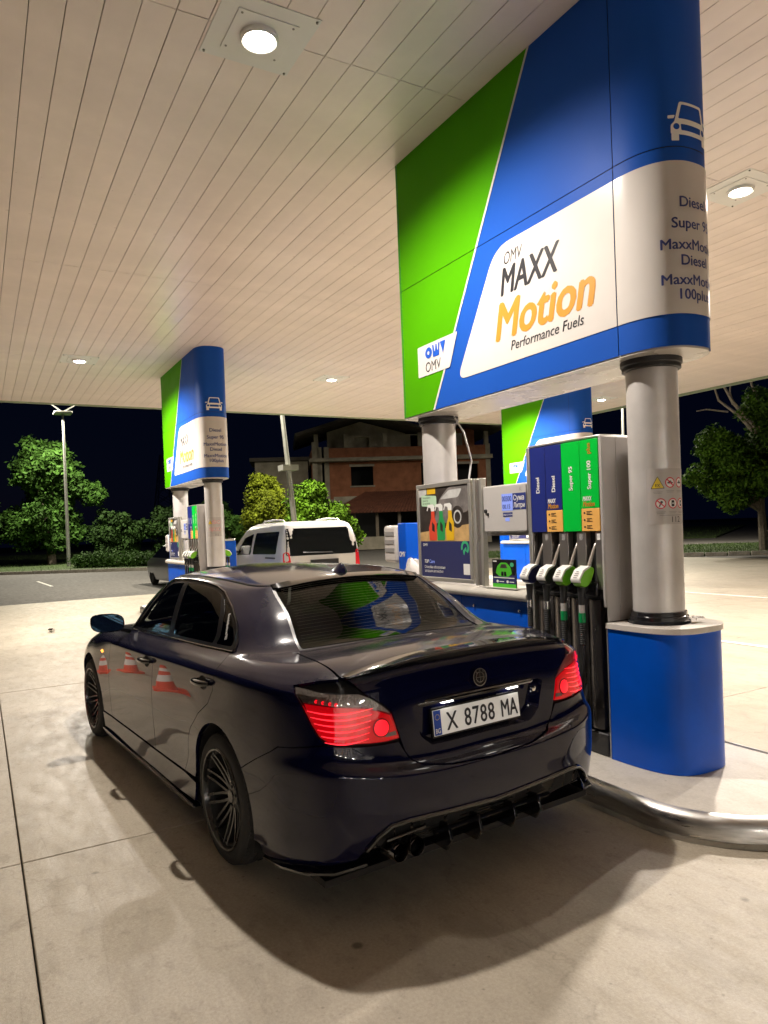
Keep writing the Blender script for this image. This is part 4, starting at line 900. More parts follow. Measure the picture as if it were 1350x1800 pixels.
def S(u,v,side=1):
    """u=station index (float, negative = right-hand side), v=ring index"""
    u=np.asarray(u,float); v=np.asarray(v,float); sg=np.where(u<0,-1.,1.); 
    s=np.interp(np.abs(u),np.arange(16),SK)/SK[-1]*(NS-1); w_=v/14*(NV-1)
    i=np.clip(s.astype(int),0,NS-2); j=np.clip(w_.astype(int),0,NV-2); a=(s-i)[:,None]; b=(w_-j)[:,None]
    f=lambda G:(1-a)*(1-b)*G[i,j]+a*(1-b)*G[i+1,j]+(1-a)*b*G[i,j+1]+a*b*G[i+1,j+1]
    P=f(Gv).copy(); N=f(Nn).copy(); P[:,1]*=sg*side; N[:,1]*=sg*side; N/=np.linalg.norm(N,axis=1)[:,None]; return P,N
def S2(side): return lambda u,v:S(u,v,side)
kx=lambda x: float(np.interp(x,base[3:13,0],np.arange(3,13)))      # side: station of an x
def vz(k,z,lo=0,hi=9.):
    vv=np.linspace(lo,hi,181); P,_=S(np.full(181,k),vv); return float(np.interp(z,np.maximum.accumulate(P[:,2]),vv))
def Z(pts): return [(k,vz(k,z)) for k,z in pts]
def X(pts): return [(kx(x),vz(kx(x),z)) for x,z in pts]
def ky(y):   # rear station of a y
    P,_=S(np.linspace(0,3.6,73),np.full(73,6.)); return float(np.interp(y,P[:,1],np.linspace(0,3.6,73)))
def Y(pts): return [((ky(abs(y))*(1 if y>=0 else -1)),vz(ky(abs(y)),z)) for y,z in pts]
def XZ(pts,vlo=9.6,vhi=12.6,klo=3.,khi=12.5):
    """greenhouse side points (x,z) -> (k,v)"""
    ks=np.linspace(klo,khi,190); vs_=np.linspace(vlo,vhi,120); K,V=np.meshgrid(ks,vs_,indexing='ij'); P,_=S(K.ravel(),V.ravel()); out=[]
    for x,z in pts:
        d=(P[:,0]-x)**2+(P[:,2]-z)**2; i=int(np.argmin(d)); out.append((K.ravel()[i],V.ravel()[i]))
    return out
def shrink(poly,g):
    """shrink a (k,v) polygon by g metres measured on the surface"""
    p=np.array(poly,float); n=len(p); P,_=S(p[:,0],p[:,1]); E=.02
    Pu,_=S(p[:,0]+E,p[:,1]); Pv,_=S(p[:,0],np.minimum(p[:,1]+E,13.99)); su=np.linalg.norm(Pu-P,axis=1)/E; sv=np.linalg.norm(Pv-P,axis=1)/E; su=np.clip(su,.04,2); sv=np.clip(sv,.01,2)
    ccw=area(poly)>0; out=[]
    for i in range(n):
        a=(p[i]-p[i-1])*[su[i],sv[i]]; b=(p[(i+1)%n]-p[i])*[su[i],sv[i]]
        na=np.array([-a[1],a[0]])/max(np.linalg.norm(a),1e-9); nb=np.array([-b[1],b[0]])/max(np.linalg.norm(b),1e-9); m_=na+nb; q=np.linalg.norm(m_)
        m_=m_/q if q>.3 else na; c=max(.5,m_@na); m_=m_*g/c
        if not ccw: m_=-m_
        out.append((p[i][0]+m_[0]/su[i],p[i][1]+m_[1]/sv[i]))
    return out
car=empty('sedan_car',(3.61,-1.918,0),.0794,label='dark navy saloon car with lit red tail lights parked at the pump',cat='car')
def panel(name,poly,m=PAINT,off=0.,gap=.0022,thick=.018,step=(.16,.22),holes=(),side=1,parent=None,**tg):
    if gap: poly=shrink(poly,gap)
    res=fill(poly,step,S2(side),holes=[h for h in holes],off=off,thick=thick)
    return surf_obj(name,res,m,parent or car,**tg)
def both(name,poly,*a,**k):
    return [panel(name,poly,*a,side=s,**k) for s in(1,-1)]
def arc(cx,cz,r,a0,a1,n=16): return [(cx+r*math.cos(math.radians(a0+(a1-a0)*i/n)),cz+r*math.sin(math.radians(a0+(a1-a0)*i/n))) for i in range(n+1)]
RA,RZc,RX=.372,.325,0.0; FX=2.888
# dark inner shell so that gaps and openings read as depth
def inner():
    us=[k for k in np.linspace(0,15,90)]; vs_=np.linspace(.3,9.9,40); K,V=np.meshgrid(us,vs_,indexing='ij'); P,N=S(K.ravel(),V.ravel()); P=P-N*.03
    F=[]; nv=len(vs_)
    for i in range(len(us)-1):
        for j in range(nv-1):
            q=P[[i*nv+j,(i+1)*nv+j+1]].mean(0)
            if abs(q[1])>.6 and q[2]<.72 and (math.hypot(q[0],q[2]-RZc)<RA+.03 or math.hypot(q[0]-FX,q[2]-RZc)<RA+.03): continue
            if q[1]<.43 and -.98<q[0]<-.8 and .66<q[2]<.93: continue
            F.append((i*nv+j,(i+1)*nv+j,(i+1)*nv+j+1,i*nv+j+1))
    b=MB(); b.add(P,F); P2=P*[1,-1,1]; b.add(P2,F); b.build('inner_shell',MT['cavity'],car)
inner()
MB().box(-.85,3.5,-.80,.80,.17,.20).build('floor_pan',MT['trim_black'],car)
for cx in (RX,FX):
    for sg in(-1,1):
        b=MB(); n=20; vs=[]
        for i in range(n+1):
            a=math.radians(-25+230*i/n); 
            for yy in (.895,.60): vs.append((cx+(RA+.006)*math.cos(a),sg*yy,RZc+(RA+.006)*math.sin(a)))
        b.add(vs,[(2*i,2*i+1,2*i+3,2*i+2) for i in range(n)]); b.box(cx-.38,cx+.38,sg*.60-.005,sg*.60+.005,.2,.70); b.build('wheel_liner',MT['cavity'],car)
# ---- side panels
belt=9.93
archR=arc(RX,RZc,RA,4,180-4); 
door_rear_edge=[(.045,.93),(.055,.86),(.12,.78),(.27,.70),(.40,.60),(.47,.50),(.51,.40),(.575,.315)]
kt=lambda x,v:(kx(x),v)
rd=[kt(.035,belt)]+[kt(.035,9.0)]+X(door_rear_edge)+X([(1.16,.30)])+X([(1.165,.45),(1.15,.70),(1.12,.85)])+[kt(1.10,9.0),kt(1.09,belt)]
both('rear_door',rd)
fd=[kt(1.09,belt),kt(1.10,9.0)]+X([(1.12,.85),(1.15,.70),(1.165,.45),(1.16,.30),(2.27,.29),(2.29,.45),(2.27,.70),(2.22,.84)])+[kt(2.17,9.),kt(2.10,belt)]
both('front_door',fd)
skirt=X([(.40,.175),(1.2,.165),(2.50,.165)])+X([(2.53,.22),(2.50,.288),(2.28,.286),(1.16,.296),(.575,.311),(.40,.33)])
both('side_skirt',X([(.375,.30),(.41,.19)])+X([(1.2,.163),(2.47,.163),(2.52,.28),(2.28,.283),(1.16,.293),(.575,.308)]),off=.004)
archRl=arc(RX,RZc,RA,6,168)     # from the front side over the top to the back
quart=X([(.39,.325)][::-1])+X([(.575,.315)]) + X(door_rear_edge[::-1][1:])+[kt(.035,9.),kt(.035,belt)]+[(4.6,belt),(3.35,belt),(2.82,belt),(2.80,9.3),(2.80,8.6),(2.82,8.0)]+[(2.86,vz(2.86,1.015)),(3.3,vz(3.3,1.008)),(kx(-.715),vz(kx(-.715),.985))]+X([(-.73,.955)])+Z([(3.66,.885),(3.5,.835),(3.32,.79),(3.1,.765)])+X([(-.62,.72),(-.38,.60)])+X(arc(RX,RZc,RA,142,6,18))
both('quarter_panel',quart)
fend=[kt(2.10,belt),kt(2.17,9.)]+X([(2.22,.84),(2.27,.70),(2.29,.45),(2.27,.29),(2.50,.288)])+X(arc(FX,RZc,RA,176,20,18))+X([(3.24,.60),(3.24,.70)])+[(12.0,7.2),(12.1,8.1)]+[(11.2,8.75),(10.6,belt)]
both('front_fender',fend)
# front bumper, bonnet
both('front_bumper',X(arc(FX,RZc,RA,-22,28,8))+[(12.0,vz(12.,.60)),(12.9,vz(12.9,.60)),(15,vz(15,.60)),(15,.5),(13.,.5),(12,.6)],step=(.25,.3))
both('headlight',[(12.02,vz(12.02,.62)),(13.9,vz(13.9,.62)),(13.9,vz(13.9,.70)),(12.1,vz(12.1,.74))],MT['lamp_smoke'],step=(.25,.3))
both('front_grille',[(14.,vz(14.,.62)),(15,vz(15,.62)),(15,vz(15,.70)),(14.,vz(14.,.70))],MT['trim_black'],step=(.25,.3))
both('bonnet',[(12.15,7.2),(13,7.0),(14,7.0),(15,7.0),(15,9.85),(13,9.85),(11.6,9.7),(11.25,8.8),(12.1,8.15)],step=(.25,.3))
# rear bumper
lamp_lo=[(.42,.748),(.50,.742),(.60,.750)]
bm=X([(-.38,.60),(-.62,.72)])+Z([(3.1,.762),(2.7,.755)])+Y([(.62,.742),(.475,.738),(.452,.70),(.38,.63),(.24,.610)])+[(0,vz(0,.600))]
bot=[(0,vz(0,.40)),(1.,vz(1.,.412)),(1.5,vz(1.5,.425)),(1.8,vz(1.8,.42)),(2.1,vz(2.1,.37)),(2.4,vz(2.4,.315)),(2.7,.35),(3.2,.35)]+X([(-.62,.19),(-.44,.20),(-.42,.235)])
_bh=bm+bot+X(arc(RX,RZc,RA,194,142,8)); _i=len(bm)
panel('rear_bumper',_bh[_i:]+_bh[:_i]+[(-k,v) for k,v in (_bh[_i:]+_bh[:_i])[::-1] if k>0],thick=.03)
# boot lid with number plate recess
rec=[(-.40,.865),(-.36,.74),(-.30,.69),(.30,.69),(.36,.74),(.40,.865),(.37,.88),(-.37,.88)]
lidr=[(0,belt),(1.4,belt),(2.78,belt),(2.76,9.3),(2.76,8.6),(2.76,8.1)]+Y([(.655,.985),(.62,.955),(.535,.90),(.502,.865),(.482,.80),(.465,.745),(.445,.69),(.375,.632),(.24,.613)])+[(0,vz(0,.603))]
lid=lidr+[(-k,v) for k,v in lidr[::-1] if k>0]
recp=Y(rec)
panel('boot_lid',lid,holes=[resamp(recp,(.1,.1))],step=(.12,.16),thick=.02)
# recess tub
def tub():
    P=resamp(recp,(.12,.12)); a,n_=S(P[:,0],P[:,1]); b=MB(); n=len(a); c=a.mean(0); 
    inn=(a-c)*[1,.93,.86]+c; inn[:,0]=-.905
    vs=list(a-n_*.001)+list(inn); b.add(vs,[(i,(i+1)%n,n+(i+1)%n,n+i) for i in range(n)]); b.add(list(inn),[tuple(range(n))]); b.build('plate_recess',PAINT,car,ang=40)
tub()
# grip strip above the plate, plate, lamps
MB().tube([(-.925,-.35,.872),(-.955,-.30,.879),(-.962,0,.882),(-.955,.30,.879),(-.925,.35,.872)],.012,10).build('grip_strip',MT['gloss_black'],car)
PYC=0.02; PZ=.775
pr_=empty('number_plate',(0,0,0)); pr_.parent=car; KIDS.setdefault(car.name,[]).append(pr_)
tilt=Matrix.Rotation(math.radians(8),4,'Y'); 
def PPm(off): 
    o=np.array([-.935-off,PYC,PZ]); up=np.array([.10,0,1.]); up/=np.linalg.norm(up); return plane(o,(0,-1,0),up)
def pbox(name,u0,u1,v0,v1,t0,t1,m):
    P,_=PPm(t0)(np.array([u0,u1,u1,u0]),np.array([v0,v0,v1,v1])); Q,_=PPm(t1)(np.array([u0,u1,u1,u0]),np.array([v0,v0,v1,v1]))
    return MB().add(list(P)+list(Q),[(0,1,2,3),(4,7,6,5),(0,4,5,1),(1,5,6,2),(2,6,7,3),(3,7,4,0)],False).build(name,m,pr_)
pbox('plate_frame',-.268,.268,-.064,.064,-.012,.004,MT['black_gloss']); pbox('plate_sheet',-.260,.260,-.056,.056,.003,.0065,MT['plate_white']); pbox('euro_band',-.258,-.218,-.054,.054,.005,.0075,MT['plate_blue'])
text('plate_lettering','BG',.03,lambda u,v:PPm(.009)(u-.254,v-.045),MT['print_white'],pr_,bold=.02,xs=.75)
for s,u0,xs_p,sp_p in (('X',-.188,.78,1.),('8788',-.085,.76,1.12),('MA',.138,.66,1.)): text('plate_lettering',s,.112,(lambda u0:lambda u,v:PPm(.009)(u+u0,v-.040))(u0),MT['print_black'],pr_,bold=.014,xs=xs_p,space=sp_p)
st=[(-.238+.012*math.cos(a),.025+.012*math.sin(a)) for a in np.linspace(0,6.28,12,endpoint=False)]
for a_,b_ in st: quad_print('plate_star',[(a_-.0016,b_-.0016),(a_+.0016,b_-.0016),(a_+.0016,b_+.0016),(a_-.0016,b_+.0016)],PPm(.009),MT['sign_yellow'],pr_)
for y in (.20,-.20): MB().box(-.948,-.915,y-.03,y+.03,.858,.865).build('plate_lamp',MT['plate_lamp'] if 'plate_lamp' in MT else mat('plate_lamp',(1,1,1),.3,emit=(1.,.95,.85),estr=7.),car)
# roundel
em=empty('boot_emblem'); em.parent=car; KIDS.setdefault(car.name,[]).append(em)
EM=plane((-.953,0.015,.945),(0,-1,0),(.09,0,1)); EMo=lambda o_:plane((-.953-o_,0.015,.945),(0,-1,0),(.09,0,1))
def ring(r0,r1,a0=0,a1=360,n=32): 
    return [(r1*math.cos(math.radians(a0+(a1-a0)*i/n)),r1*math.sin(math.radians(a0+(a1-a0)*i/n))) for i in range(n+1)]+[(r0*math.cos(math.radians(a1-(a1-a0)*i/n)),r0*math.sin(math.radians(a1-(a1-a0)*i/n))) for i in range(n+1)]
def epr(name,poly,off,m): 
    res=fill(poly,(.02,.02),EMo(off),thick=.002); return surf_obj(name,res,MT[m],em)
epr('emblem_disc',circ(0,0,.041,32),.003,'gloss_black')
for a0 in (0,180): epr('emblem_ring',ring(.0365,.041,a0,a0+180,20),.006,'chrome'); epr('emblem_ring',ring(.0215,.0245,a0,a0+180,20),.006,'chrome')
epr('emblem_cross',[(-.0225,-.001),(.0225,-.001),(.0225,.001),(-.0225,.001)],.006,'chrome'); epr('emblem_cross',[(-.001,-.0225),(.001,-.0225),(.001,.0225),(-.001,.0225)],.0065,'chrome')
for ch,a in (('B',128),('M',90),('W',52)):
    ca,sa_=math.cos(math.radians(a-90)),math.sin(math.radians(a-90)); cx,cy=.0305*math.cos(math.radians(a)),.0305*math.sin(math.radians(a))
    V,F=textmesh(ch,.015,bold=.02,align='CENTER')
    text('emblem_letter',ch,.015,(lambda ca,sa_,cx,cy:lambda u,v:EMo(.0062)(cx+u*ca-(v-.0055)*sa_,cy+u*sa_+(v-.0055)*ca))(ca,sa_,cx,cy),MT['chrome'],em,bold=.02,align='CENTER')
# boot spoiler
ts=np.linspace(-1,1,41); vs=[];b=MB()
for t in ts:
    y=.665*t; k=ky(min(abs(y),.665)); e=(1-abs(t)**2.6); h=.036*e+.002; dd=.058*e+.004
    P,N=S(np.array([k]),np.array([8.0])); P=P[0]; P[1]=y; P2,_=S(np.array([k]),np.array([8.1+.4*e])); P2=P2[0]
    x0=P2[0]; z0=P2[2]
    vs+=[(x0+.02,y,z0+.002),(P[0]+.03,y,P[2]+.6*h),(P[0]-dd*.62,y,P[2]+h),(P[0]-dd*.7,y,P[2]+h-.008),(P[0]-.004,y,P[2]-.004),(P[0]+.01,y,P[2]-.02)]
n=6; b.add(vs,[(i*n+k,i*n+(k+1)%n,(i+1)*n+(k+1)%n,(i+1)*n+k) for i in range(40) for k in range(n)]+[tuple(range(n)),tuple(range(40*n,41*n))]); b.build('boot_spoiler',MT['gloss_black'],car,ang=30)
# roof edge spoiler
b=MB();vs=[]
for t in ts:
    k=2.75*abs(t); P,N=S(np.array([k]),np.array([12.05])); P=P[0]; P[1]=abs(P[1])*np.sign(t); D,_=S(np.array([k]),np.array([11.6])); D=D[0]
    u=np.array([D[0]-P[0],0,D[2]-P[2]]); u/=np.linalg.norm(u); e=1-abs(t)**8*.7
    q=P+u*0.05*e+np.array([-.010,0,.018])*e
    vs+=[tuple(P+np.array([.03,0,.012])),tuple(P+np.array([0,0,.016])),tuple(q),tuple(q+np.array([.004,0,-.010])),tuple(P+u*.02+np.array([0,0,-.002]))]
n=5; b.add(vs,[(i*n+k,i*n+(k+1)%n,(i+1)*n+(k+1)%n,(i+1)*n+k) for i in range(40) for k in range(n)]+[tuple(range(n)),tuple(range(40*n,41*n))]); b.build('roof_spoiler',MT['gloss_black'],car,ang=30)
# ---- greenhouse
gl=[(1.955,.985),(1.60,1.27),(1.46,1.325),(1.20,1.343),(1.13,1.343),(1.115,1.025)]  # front door glass
gf=XZ([(2.02,.985),(1.60,1.275),(1.45,1.322),(1.17,1.338),(1.155,1.02)])
gr=XZ([(1.075,1.025),(1.09,1.340),(.80,1.338),(.62,1.325),(.50,1.300),(.385,1.045)])
gq=XZ([(.335,1.048),(.45,1.290),(.34,1.245),(.20,1.16),(.12,1.085),(.13,1.058)])
both('front_side_window',rnd(gf,.04,3),MT['car_glass'],off=-.006,gap=0,thick=.004,step=(.1,.12))
both('rear_side_window',rnd(gr,.04,3),MT['car_glass_rear'],off=-.006,gap=0,thick=.004,step=(.1,.12))
both('quarter_window',rnd(gq,.05,4),MT['car_glass_rear'],off=-.006,gap=0,thick=.004,step=(.08,.1))
rw=rnd([(0.,10.08),(2.44,10.12),(2.45,10.4),(2.52,11.90),(0,11.93)],[0,.12,.05,.15,0],4)
rwh=rw+[(-k,v) for k,v in rw[::-1] if k>1e-6]
ws=rnd([(15.,10.1),(12.2,10.1),(11.7,10.3),(12.0,11.85),(15,11.92)],[0,.1,.1,.15,0],4)
allw=XZ([(2.07,.968),(1.60,1.305),(1.45,1.345),(1.12,1.358),(.80,1.354),(.60,1.340),(.46,1.310),(.30,1.245),(.15,1.16),(.065,1.085),(.06,1.035),(.5,1.018)])
# body coloured pillars and rails; black surround carries the panes
bodyg=[(0,belt),(2.8,belt),(4.6,belt),(6.05,belt)]+[(k,belt) for k in np.linspace(7,10.6,5)]+[(12,belt),(13.5,belt),(15,belt),(15,12.3),(12,12.3),(9,12.25),(7,12.25),(5,12.25),(3,12.3),(0,12.3)]
both('pillar_frame',bodyg,gap=0,thick=.01,step=(.12,.14),holes=[resamp(rnd(allw,.05,3),(.1,.1)),resamp([(-.02,10.02),(2.56,10.03),(2.70,12.0),(-.02,12.05)],(.2,.2)),resamp([(15.1,10.05),(12.0,10.05),(11.5,10.25),(11.85,11.97),(15.1,12.02)],(.2,.2))])
both('window_surround',rnd(allw,.05,3),MT['trim_black'],off=-.004,gap=0,thick=.02,step=(.12,.14),holes=[resamp(rnd(gf,.04,3),(.1,.1)),resamp(rnd(gr,.04,3),(.1,.1)),resamp(rnd(gq,.05,4),(.1,.1))])
# window lower trim strip and gasket arc
for sg in(1,-1):
    pa=rnd(allw,.05,3); P,N=S(np.array([p[0] for p in pa]),np.array([p[1] for p in pa]),sg); P=P+N*.002
    MB().tube([tuple(p) for p in P]+[tuple(P[0])],.007,8,False).build('window_gasket',MT['gloss_black'],car)
rear_h=rwh
panel('rear_window',rwh,MT['car_glass_rear'],off=-.003,gap=0,thick=.004,step=(.2,.16))
o_=resamp([(k*1.0,v) for k,v in rwh],(.15,.15))
frame_out=[(-2.55,10.03),(-1.,10.02),(1.,10.02),(2.55,10.03),(2.62,11.),(2.69,12.),(0,12.04),(-2.69,12.),(-2.62,11.)]
panel('rear_window_seal',frame_out,MT['trim_black'],off=-.006,gap=0,thick=.012,step=(.2,.16),holes=[resamp(rwh,(.2,.2))])
panel('windscreen',[(k if k<15 else 15.,v) for k,v in ws],MT['car_glass'],off=-.003,gap=0,thick=.004,step=(.2,.16)); panel('windscreen',[(k if k<15 else 15.,v) for k,v in ws],MT['car_glass'],off=-.003,gap=0,thick=.004,step=(.2,.16),side=-1)
# heater wires
b=MB()
for i in range(22):
    v=10.25+i*.072; kk=np.linspace(-2.28,2.28,25)*(1-.0*(i/22)); P,N=S(kk,np.full(25,v)); P=P-N*.0015; b.tube([tuple(p) for p in P],.0007,4,False)
b.build('heater_wires',mat('wire',(.12,.10,.08),.5),car,kind='stuff')
# roof skin
both('roof_skin',[(0,12.32),(3,12.32),(5,12.27),(7,12.27),(9,12.27),(12,12.32),(15,12.32),(15,14.),(0,14.)],gap=0,thick=0,step=(.35,.2))
for sg in(1,-1):
    ks=np.linspace(2.9,11.5,50); P,N=S(ks,np.full(50,12.29),sg); MB().tube([tuple(p) for p in P+N*.0],.006,6).build('roof_moulding',MT['trim_black'],car)
# aerial fin
b=MB(); prf=[(.27,0),(.30,.030),(.335,.052),(.36,.052),(.40,.022),(.445,0)]
vs=[]
for x,h in [(.235,0),(.24,.028),(.255,.05),(.275,.056),(.31,.043),(.36,.018),(.40,0)]:
    P,N=S(np.array([0.]),np.array([13.2])); zz=rz(x)-.004; wd=.030*(1-((x-.31)/.1)**2)+.006
    vs+=[(x,-wd,zz),(x,-wd*.35,zz+h*.85),(x,0,zz+h),(x,wd*.35,zz+h*.85),(x,wd,zz)]
b.add(vs,[(i*5+k,i*5+k+1,(i+1)*5+k+1,(i+1)*5+k) for i in range(6) for k in range(4)]); b.build('aerial_fin',PAINT,car,ang=60)
# ---- tail lamps: reflector tub, glowing guides, clear cover
def tail(sg):
    r=empty('tail_lamp'); r.parent=car; KIDS.setdefault(car.name,[]).append(r)
    top=X([(-.72,.982),(-.80,.978)])+Z([(3.0,.965)])+Y([(.645,.960),(.60,.940),(.535,.893),(.505,.862)])
    low=Y([(.485,.80),(.47,.752),(.53,.748),(.62,.752)])+Z([(3.1,.770),(3.3,.795),(3.47,.838),(3.62,.888)])+X([(-.735,.955)])
    split=Z([(3.70,.922)])+Z([(3.3,.920)])+Y([(.72,.912),(.62,.898),(.56,.880),(.505,.856)])
    upper=X([(-.72,.982),(-.80,.978)])+Z([(3.0,.965)])+Y([(.645,.960),(.60,.940),(.535,.893),(.503,.859)])+split[::-1][1:]+X([(-.735,.955)])
    lower=split+low[:-1]
    f=lambda poly,name,m,off,th=.004,st=(.08,.12): surf_obj(name,fill(shrink(poly,.003),st,S2(sg),off=off,thick=th),m,r)
    f(top+low,'lamp_housing',MT['lamp_red_dark'],-.012,.03)
    f(upper,'indicator_section',MT['lamp_smoke'],-.004,.006); f(lower,'stop_section',MT['lamp_red'],-.006,.004)
    for q in range(6):
        z0=.893-.024*q; 
        ks=np.linspace(3.60-.085*q,1.93+.02*q,30); zz=z0-.010*np.sin(np.linspace(0,math.pi,30)) ; 
        P,N=S(ks,np.array([vz(k,z) for k,z in zip(ks,zz)]),sg); P=P+N*(-.002); rr=[.0012+.0020*math.sin(math.pi*min(1,i/26.)) for i in range(30)]
        MB().tube([tuple(p) for p in P],rr,6).build('light_guide',MT['lamp_strip'],r)
    # round inner lamp
    k0=ky(.555); v0=vz(k0,.81); P,N=S(np.array([k0]),np.array([v0]),sg); P=P[0];N=N[0]; e1=np.cross(N,[0,0,1]);e1/=np.linalg.norm(e1);e2=np.cross(e1,N)
    for rr,m,of in((.040,'lamp_red_dark',.001),(.034,'lamp_core',.004)):
        vs=[tuple(P+N*of+rr*(math.cos(a)*e1+math.sin(a)*e2)) for a in np.linspace(0,2*math.pi,24,endpoint=False)]; MB().add(vs+[tuple(P+N*(of+.004))],[(i,(i+1)%24,24) for i in range(24)]).build('round_lamp',MT[m],r)
    # reversing / reflector patch and small led cluster
    f(Y([(.54,.765),(.54,.785),(.485,.790),(.48,.765)]),'reflector_patch',MT['lamp_smoke'],.001,.002)
    for q in range(4):
        k=3.35-.16*q; P,N=S(np.array([k]),np.array([vz(k,.935-.004*q)]),sg); MB().lathe([(0,.004),(.006,.003),(.008,0)],tuple(P[0]+N[0]*.001),'x',8).build('led',MT['lamp_core'],r)
    f(top+low,'lens_cover',MT['clear_lens'],.004,.008)
    return r
tail(1); tail(-1)
# side repeater, handles, mirrors
def handle(x,z):
    for sg in(1,-1):
        k=kx(x); v=vz(k,z); P,N=S(np.array([k]),np.array([v]),sg); P=P[0];N=N[0]
        cup=[(k+math.cos(a)*.115/1.0*.55*1.0,v) for a in [0]]
        h=empty('door_handle'); h.parent=car; KIDS.setdefault(car.name,[]).append(h)
        poly=[(kx(x+.062*math.cos(a)),vz(kx(x+.062*math.cos(a)),z+.036*math.sin(a))) for a in np.linspace(0,2*math.pi,20,endpoint=False)]
        surf_obj('handle_cup',fill(poly,(.05,.1),S2(sg),off=.0008),MT['cavity'],h)
        pts=[]
        for t in np.linspace(-1,1,13):
            q=kx(x+.100*t); p,nn=S(np.array([q]),np.array([vz(q,z+.004-.004*t)]),sg); pts.append(tuple(p[0]+nn[0]*(.006+.030*(1-t**4))))
        MB().tube(pts,[.011+.007*(1-t*t) for t in np.linspace(-1,1,13)],12).build('grip',MT['gloss_black'],h)
        P,N=S(np.array([kx(x-.03)]),np.array([vz(kx(x-.03),z-.004)]),sg); 
handle(1.26,.845); handle(.20,.875)
for sg in(1,-1):
    surf_obj('side_repeater',fill(X([(2.50,.765),(2.455,.752),(2.42,.765),(2.455,.78)]),(.05,.1),S2(sg),off=.004,thick=.006),MT['lamp_amber'],car)
    m_=empty('door_mirror'); m_.parent=car; KIDS.setdefault(car.name,[]).append(m_)
    cx,cy,cz=1.99,.975*sg,1.035
    vs=[];nu,nv=18,9
    for i in range(nv):
        t=i/(nv-1); sc_=(1-.55*t**2.2); xx=cx-.035+.13*t
        for j in range(nu):
            a=2*math.pi*j/nu; ca,sa_=math.cos(a),math.sin(a); yy=.118*math.copysign(abs(ca)**.65,ca); zz=.068*math.copysign(abs(sa_)**.7,sa_)
            vs.append((xx,cy+yy*sc_,cz+zz*sc_+(.010*ca*sg)))
    MB().add(vs,[(i*nu+j,i*nu+(j+1)%nu,(i+1)*nu+(j+1)%nu,(i+1)*nu+j) for i in range(nv-1) for j in range(nu)]+[tuple(range((nv-1)*nu,nv*nu))]).build('mirror_shell',PAINT,m_)
    MB().add([(v[0]+.004,cy+(v[1]-cy)*.93,cz+(v[2]-cz)*.90) for v in vs[:nu]],[tuple(range(nu))],False).build('mirror_glass',mat('mirror',(.10,.22,.34),.03,1.),m_)
    MB().tube([(cx+.04,sg*.80,.965),(cx+.03,sg*.87,.985),(cx+.03,sg*.91,1.0)],[.03,.024,.02],8).build('mirror_arm',MT['trim_black'],m_)
# diffuser, fins, tail pipes
dif=[(1.53,vz(1.53,.405))]
dpoly=[(-1.5,vz(1.5,.418)),(0,vz(0,.395)),(1.5,vz(1.5,.418)),(1.8,vz(1.8,.41)),(2.1,vz(2.1,.36)),(2.35,vz(2.35,.31)),(2.1,.7),(1.2,.85),(0,.9),(-1.2,.85),(-2.1,.7),(-2.35,vz(2.35,.31)),(-2.1,vz(2.1,.36)),(-1.8,vz(1.8,.41))]
panel('diffuser',dpoly,MT['gloss_black'],off=-.03,gap=0,thick=.02,step=(.3,.3))
lip=[]
for k in np.linspace(-2.3,2.3,47):
    a=abs(k); z=np.interp(a,[0,1.5,1.8,2.1,2.4],[.40,.425,.42,.37,.31]); p,n_=S(np.array([k]),np.array([vz(a,z)])); lip.append(tuple(p[0]+n_[0]*.004))
MB().tube(lip,.010,8).build('diffuser_lip',MT['gloss_black'],car)
p2=[]
for k in np.linspace(-1.05,1.05,31):
    p,n_=S(np.array([k]),np.array([vz(abs(k),.335)])); p2.append(tuple(p[0]+n_[0]*.004))
MB().tube(p2,.011,8).build('diffuser_lip',MT['gloss_black'],car)
for y in(-.25,-.09,.12,.29,): 
    MB().prism([(-1.035,.365),(-1.055,.30),(-1.02,.245),(-.72,.25),(-.72,.34)],y-.007,y+.007,'xz').build('diffuser_fin',MT['gloss_black'],car,bevel=.002)
for y0 in(.50,):
    for q in(0,1):
        yy=y0+.085*q-.04; MB().lathe([(.040,-.72),(.040,-1.03),(.037,-1.036),(.034,-1.03),(.034,-.75)],(0,yy,.312),'x',20).build('tail_pipe',MT['dark_chrome'],car)
MB().obox((-1.0,.49,.368),(.02,.20,.012),Matrix.Rotation(-.05,3,'X')).build('pipe_surround',MT['gloss_black'],car,bevel=.004)
for sg in (1,-1):
    pts=[(-.42,sg*.885,.165),(-.62,sg*.890,.195),(-.80,sg*.865,.225),(-.90,sg*.785,.238),(-.955,sg*.66,.262)]
    b=MB(); vs=[]
    for x,y,z in pts: vs+=[(x,y,z),(x+.0,y,z+.010),(x*.95,y*.93,z+.03)]
    b.add(vs,[(i*3+k,i*3+(k+1)%3,(i+1)*3+(k+1)%3,(i+1)*3+k) for i in range(4) for k in range(3)]); b.build('bumper_splitter',MT['gloss_black'],car)
    # skirt blade
    MB().prism([(.40,.158),(.44,.145),(2.40,.135),(2.50,.15),(2.50,.163),(.42,.172)],sg*.90-.02,sg*.90+.022,'xz').build('skirt_blade',MT['gloss_black'],car,bevel=.004)
    # door sticker
def stick(u,v):
    q=XZ([(.315-.0*u,1.10)])
qa,qb=XZ([(.285,1.205),(.205,1.075)])
P,N=S(np.array([qa[0],qb[0]]),np.array([qa[1],qb[1]])); o0=P[0]; ax=(P[1]-P[0]); L_=np.linalg.norm(ax); ax/=L_; nn=N.mean(0); ay=np.cross(nn,ax)
text('window_sticker','Bombilpalace702',.032,lambda u,v:((o0+nn*.004)+np.outer(u,ax)+np.outer(v,ay),np.tile(nn,(len(u),1))),MT['print_white'],car,shear=.2,bold=.02,xs=.72)
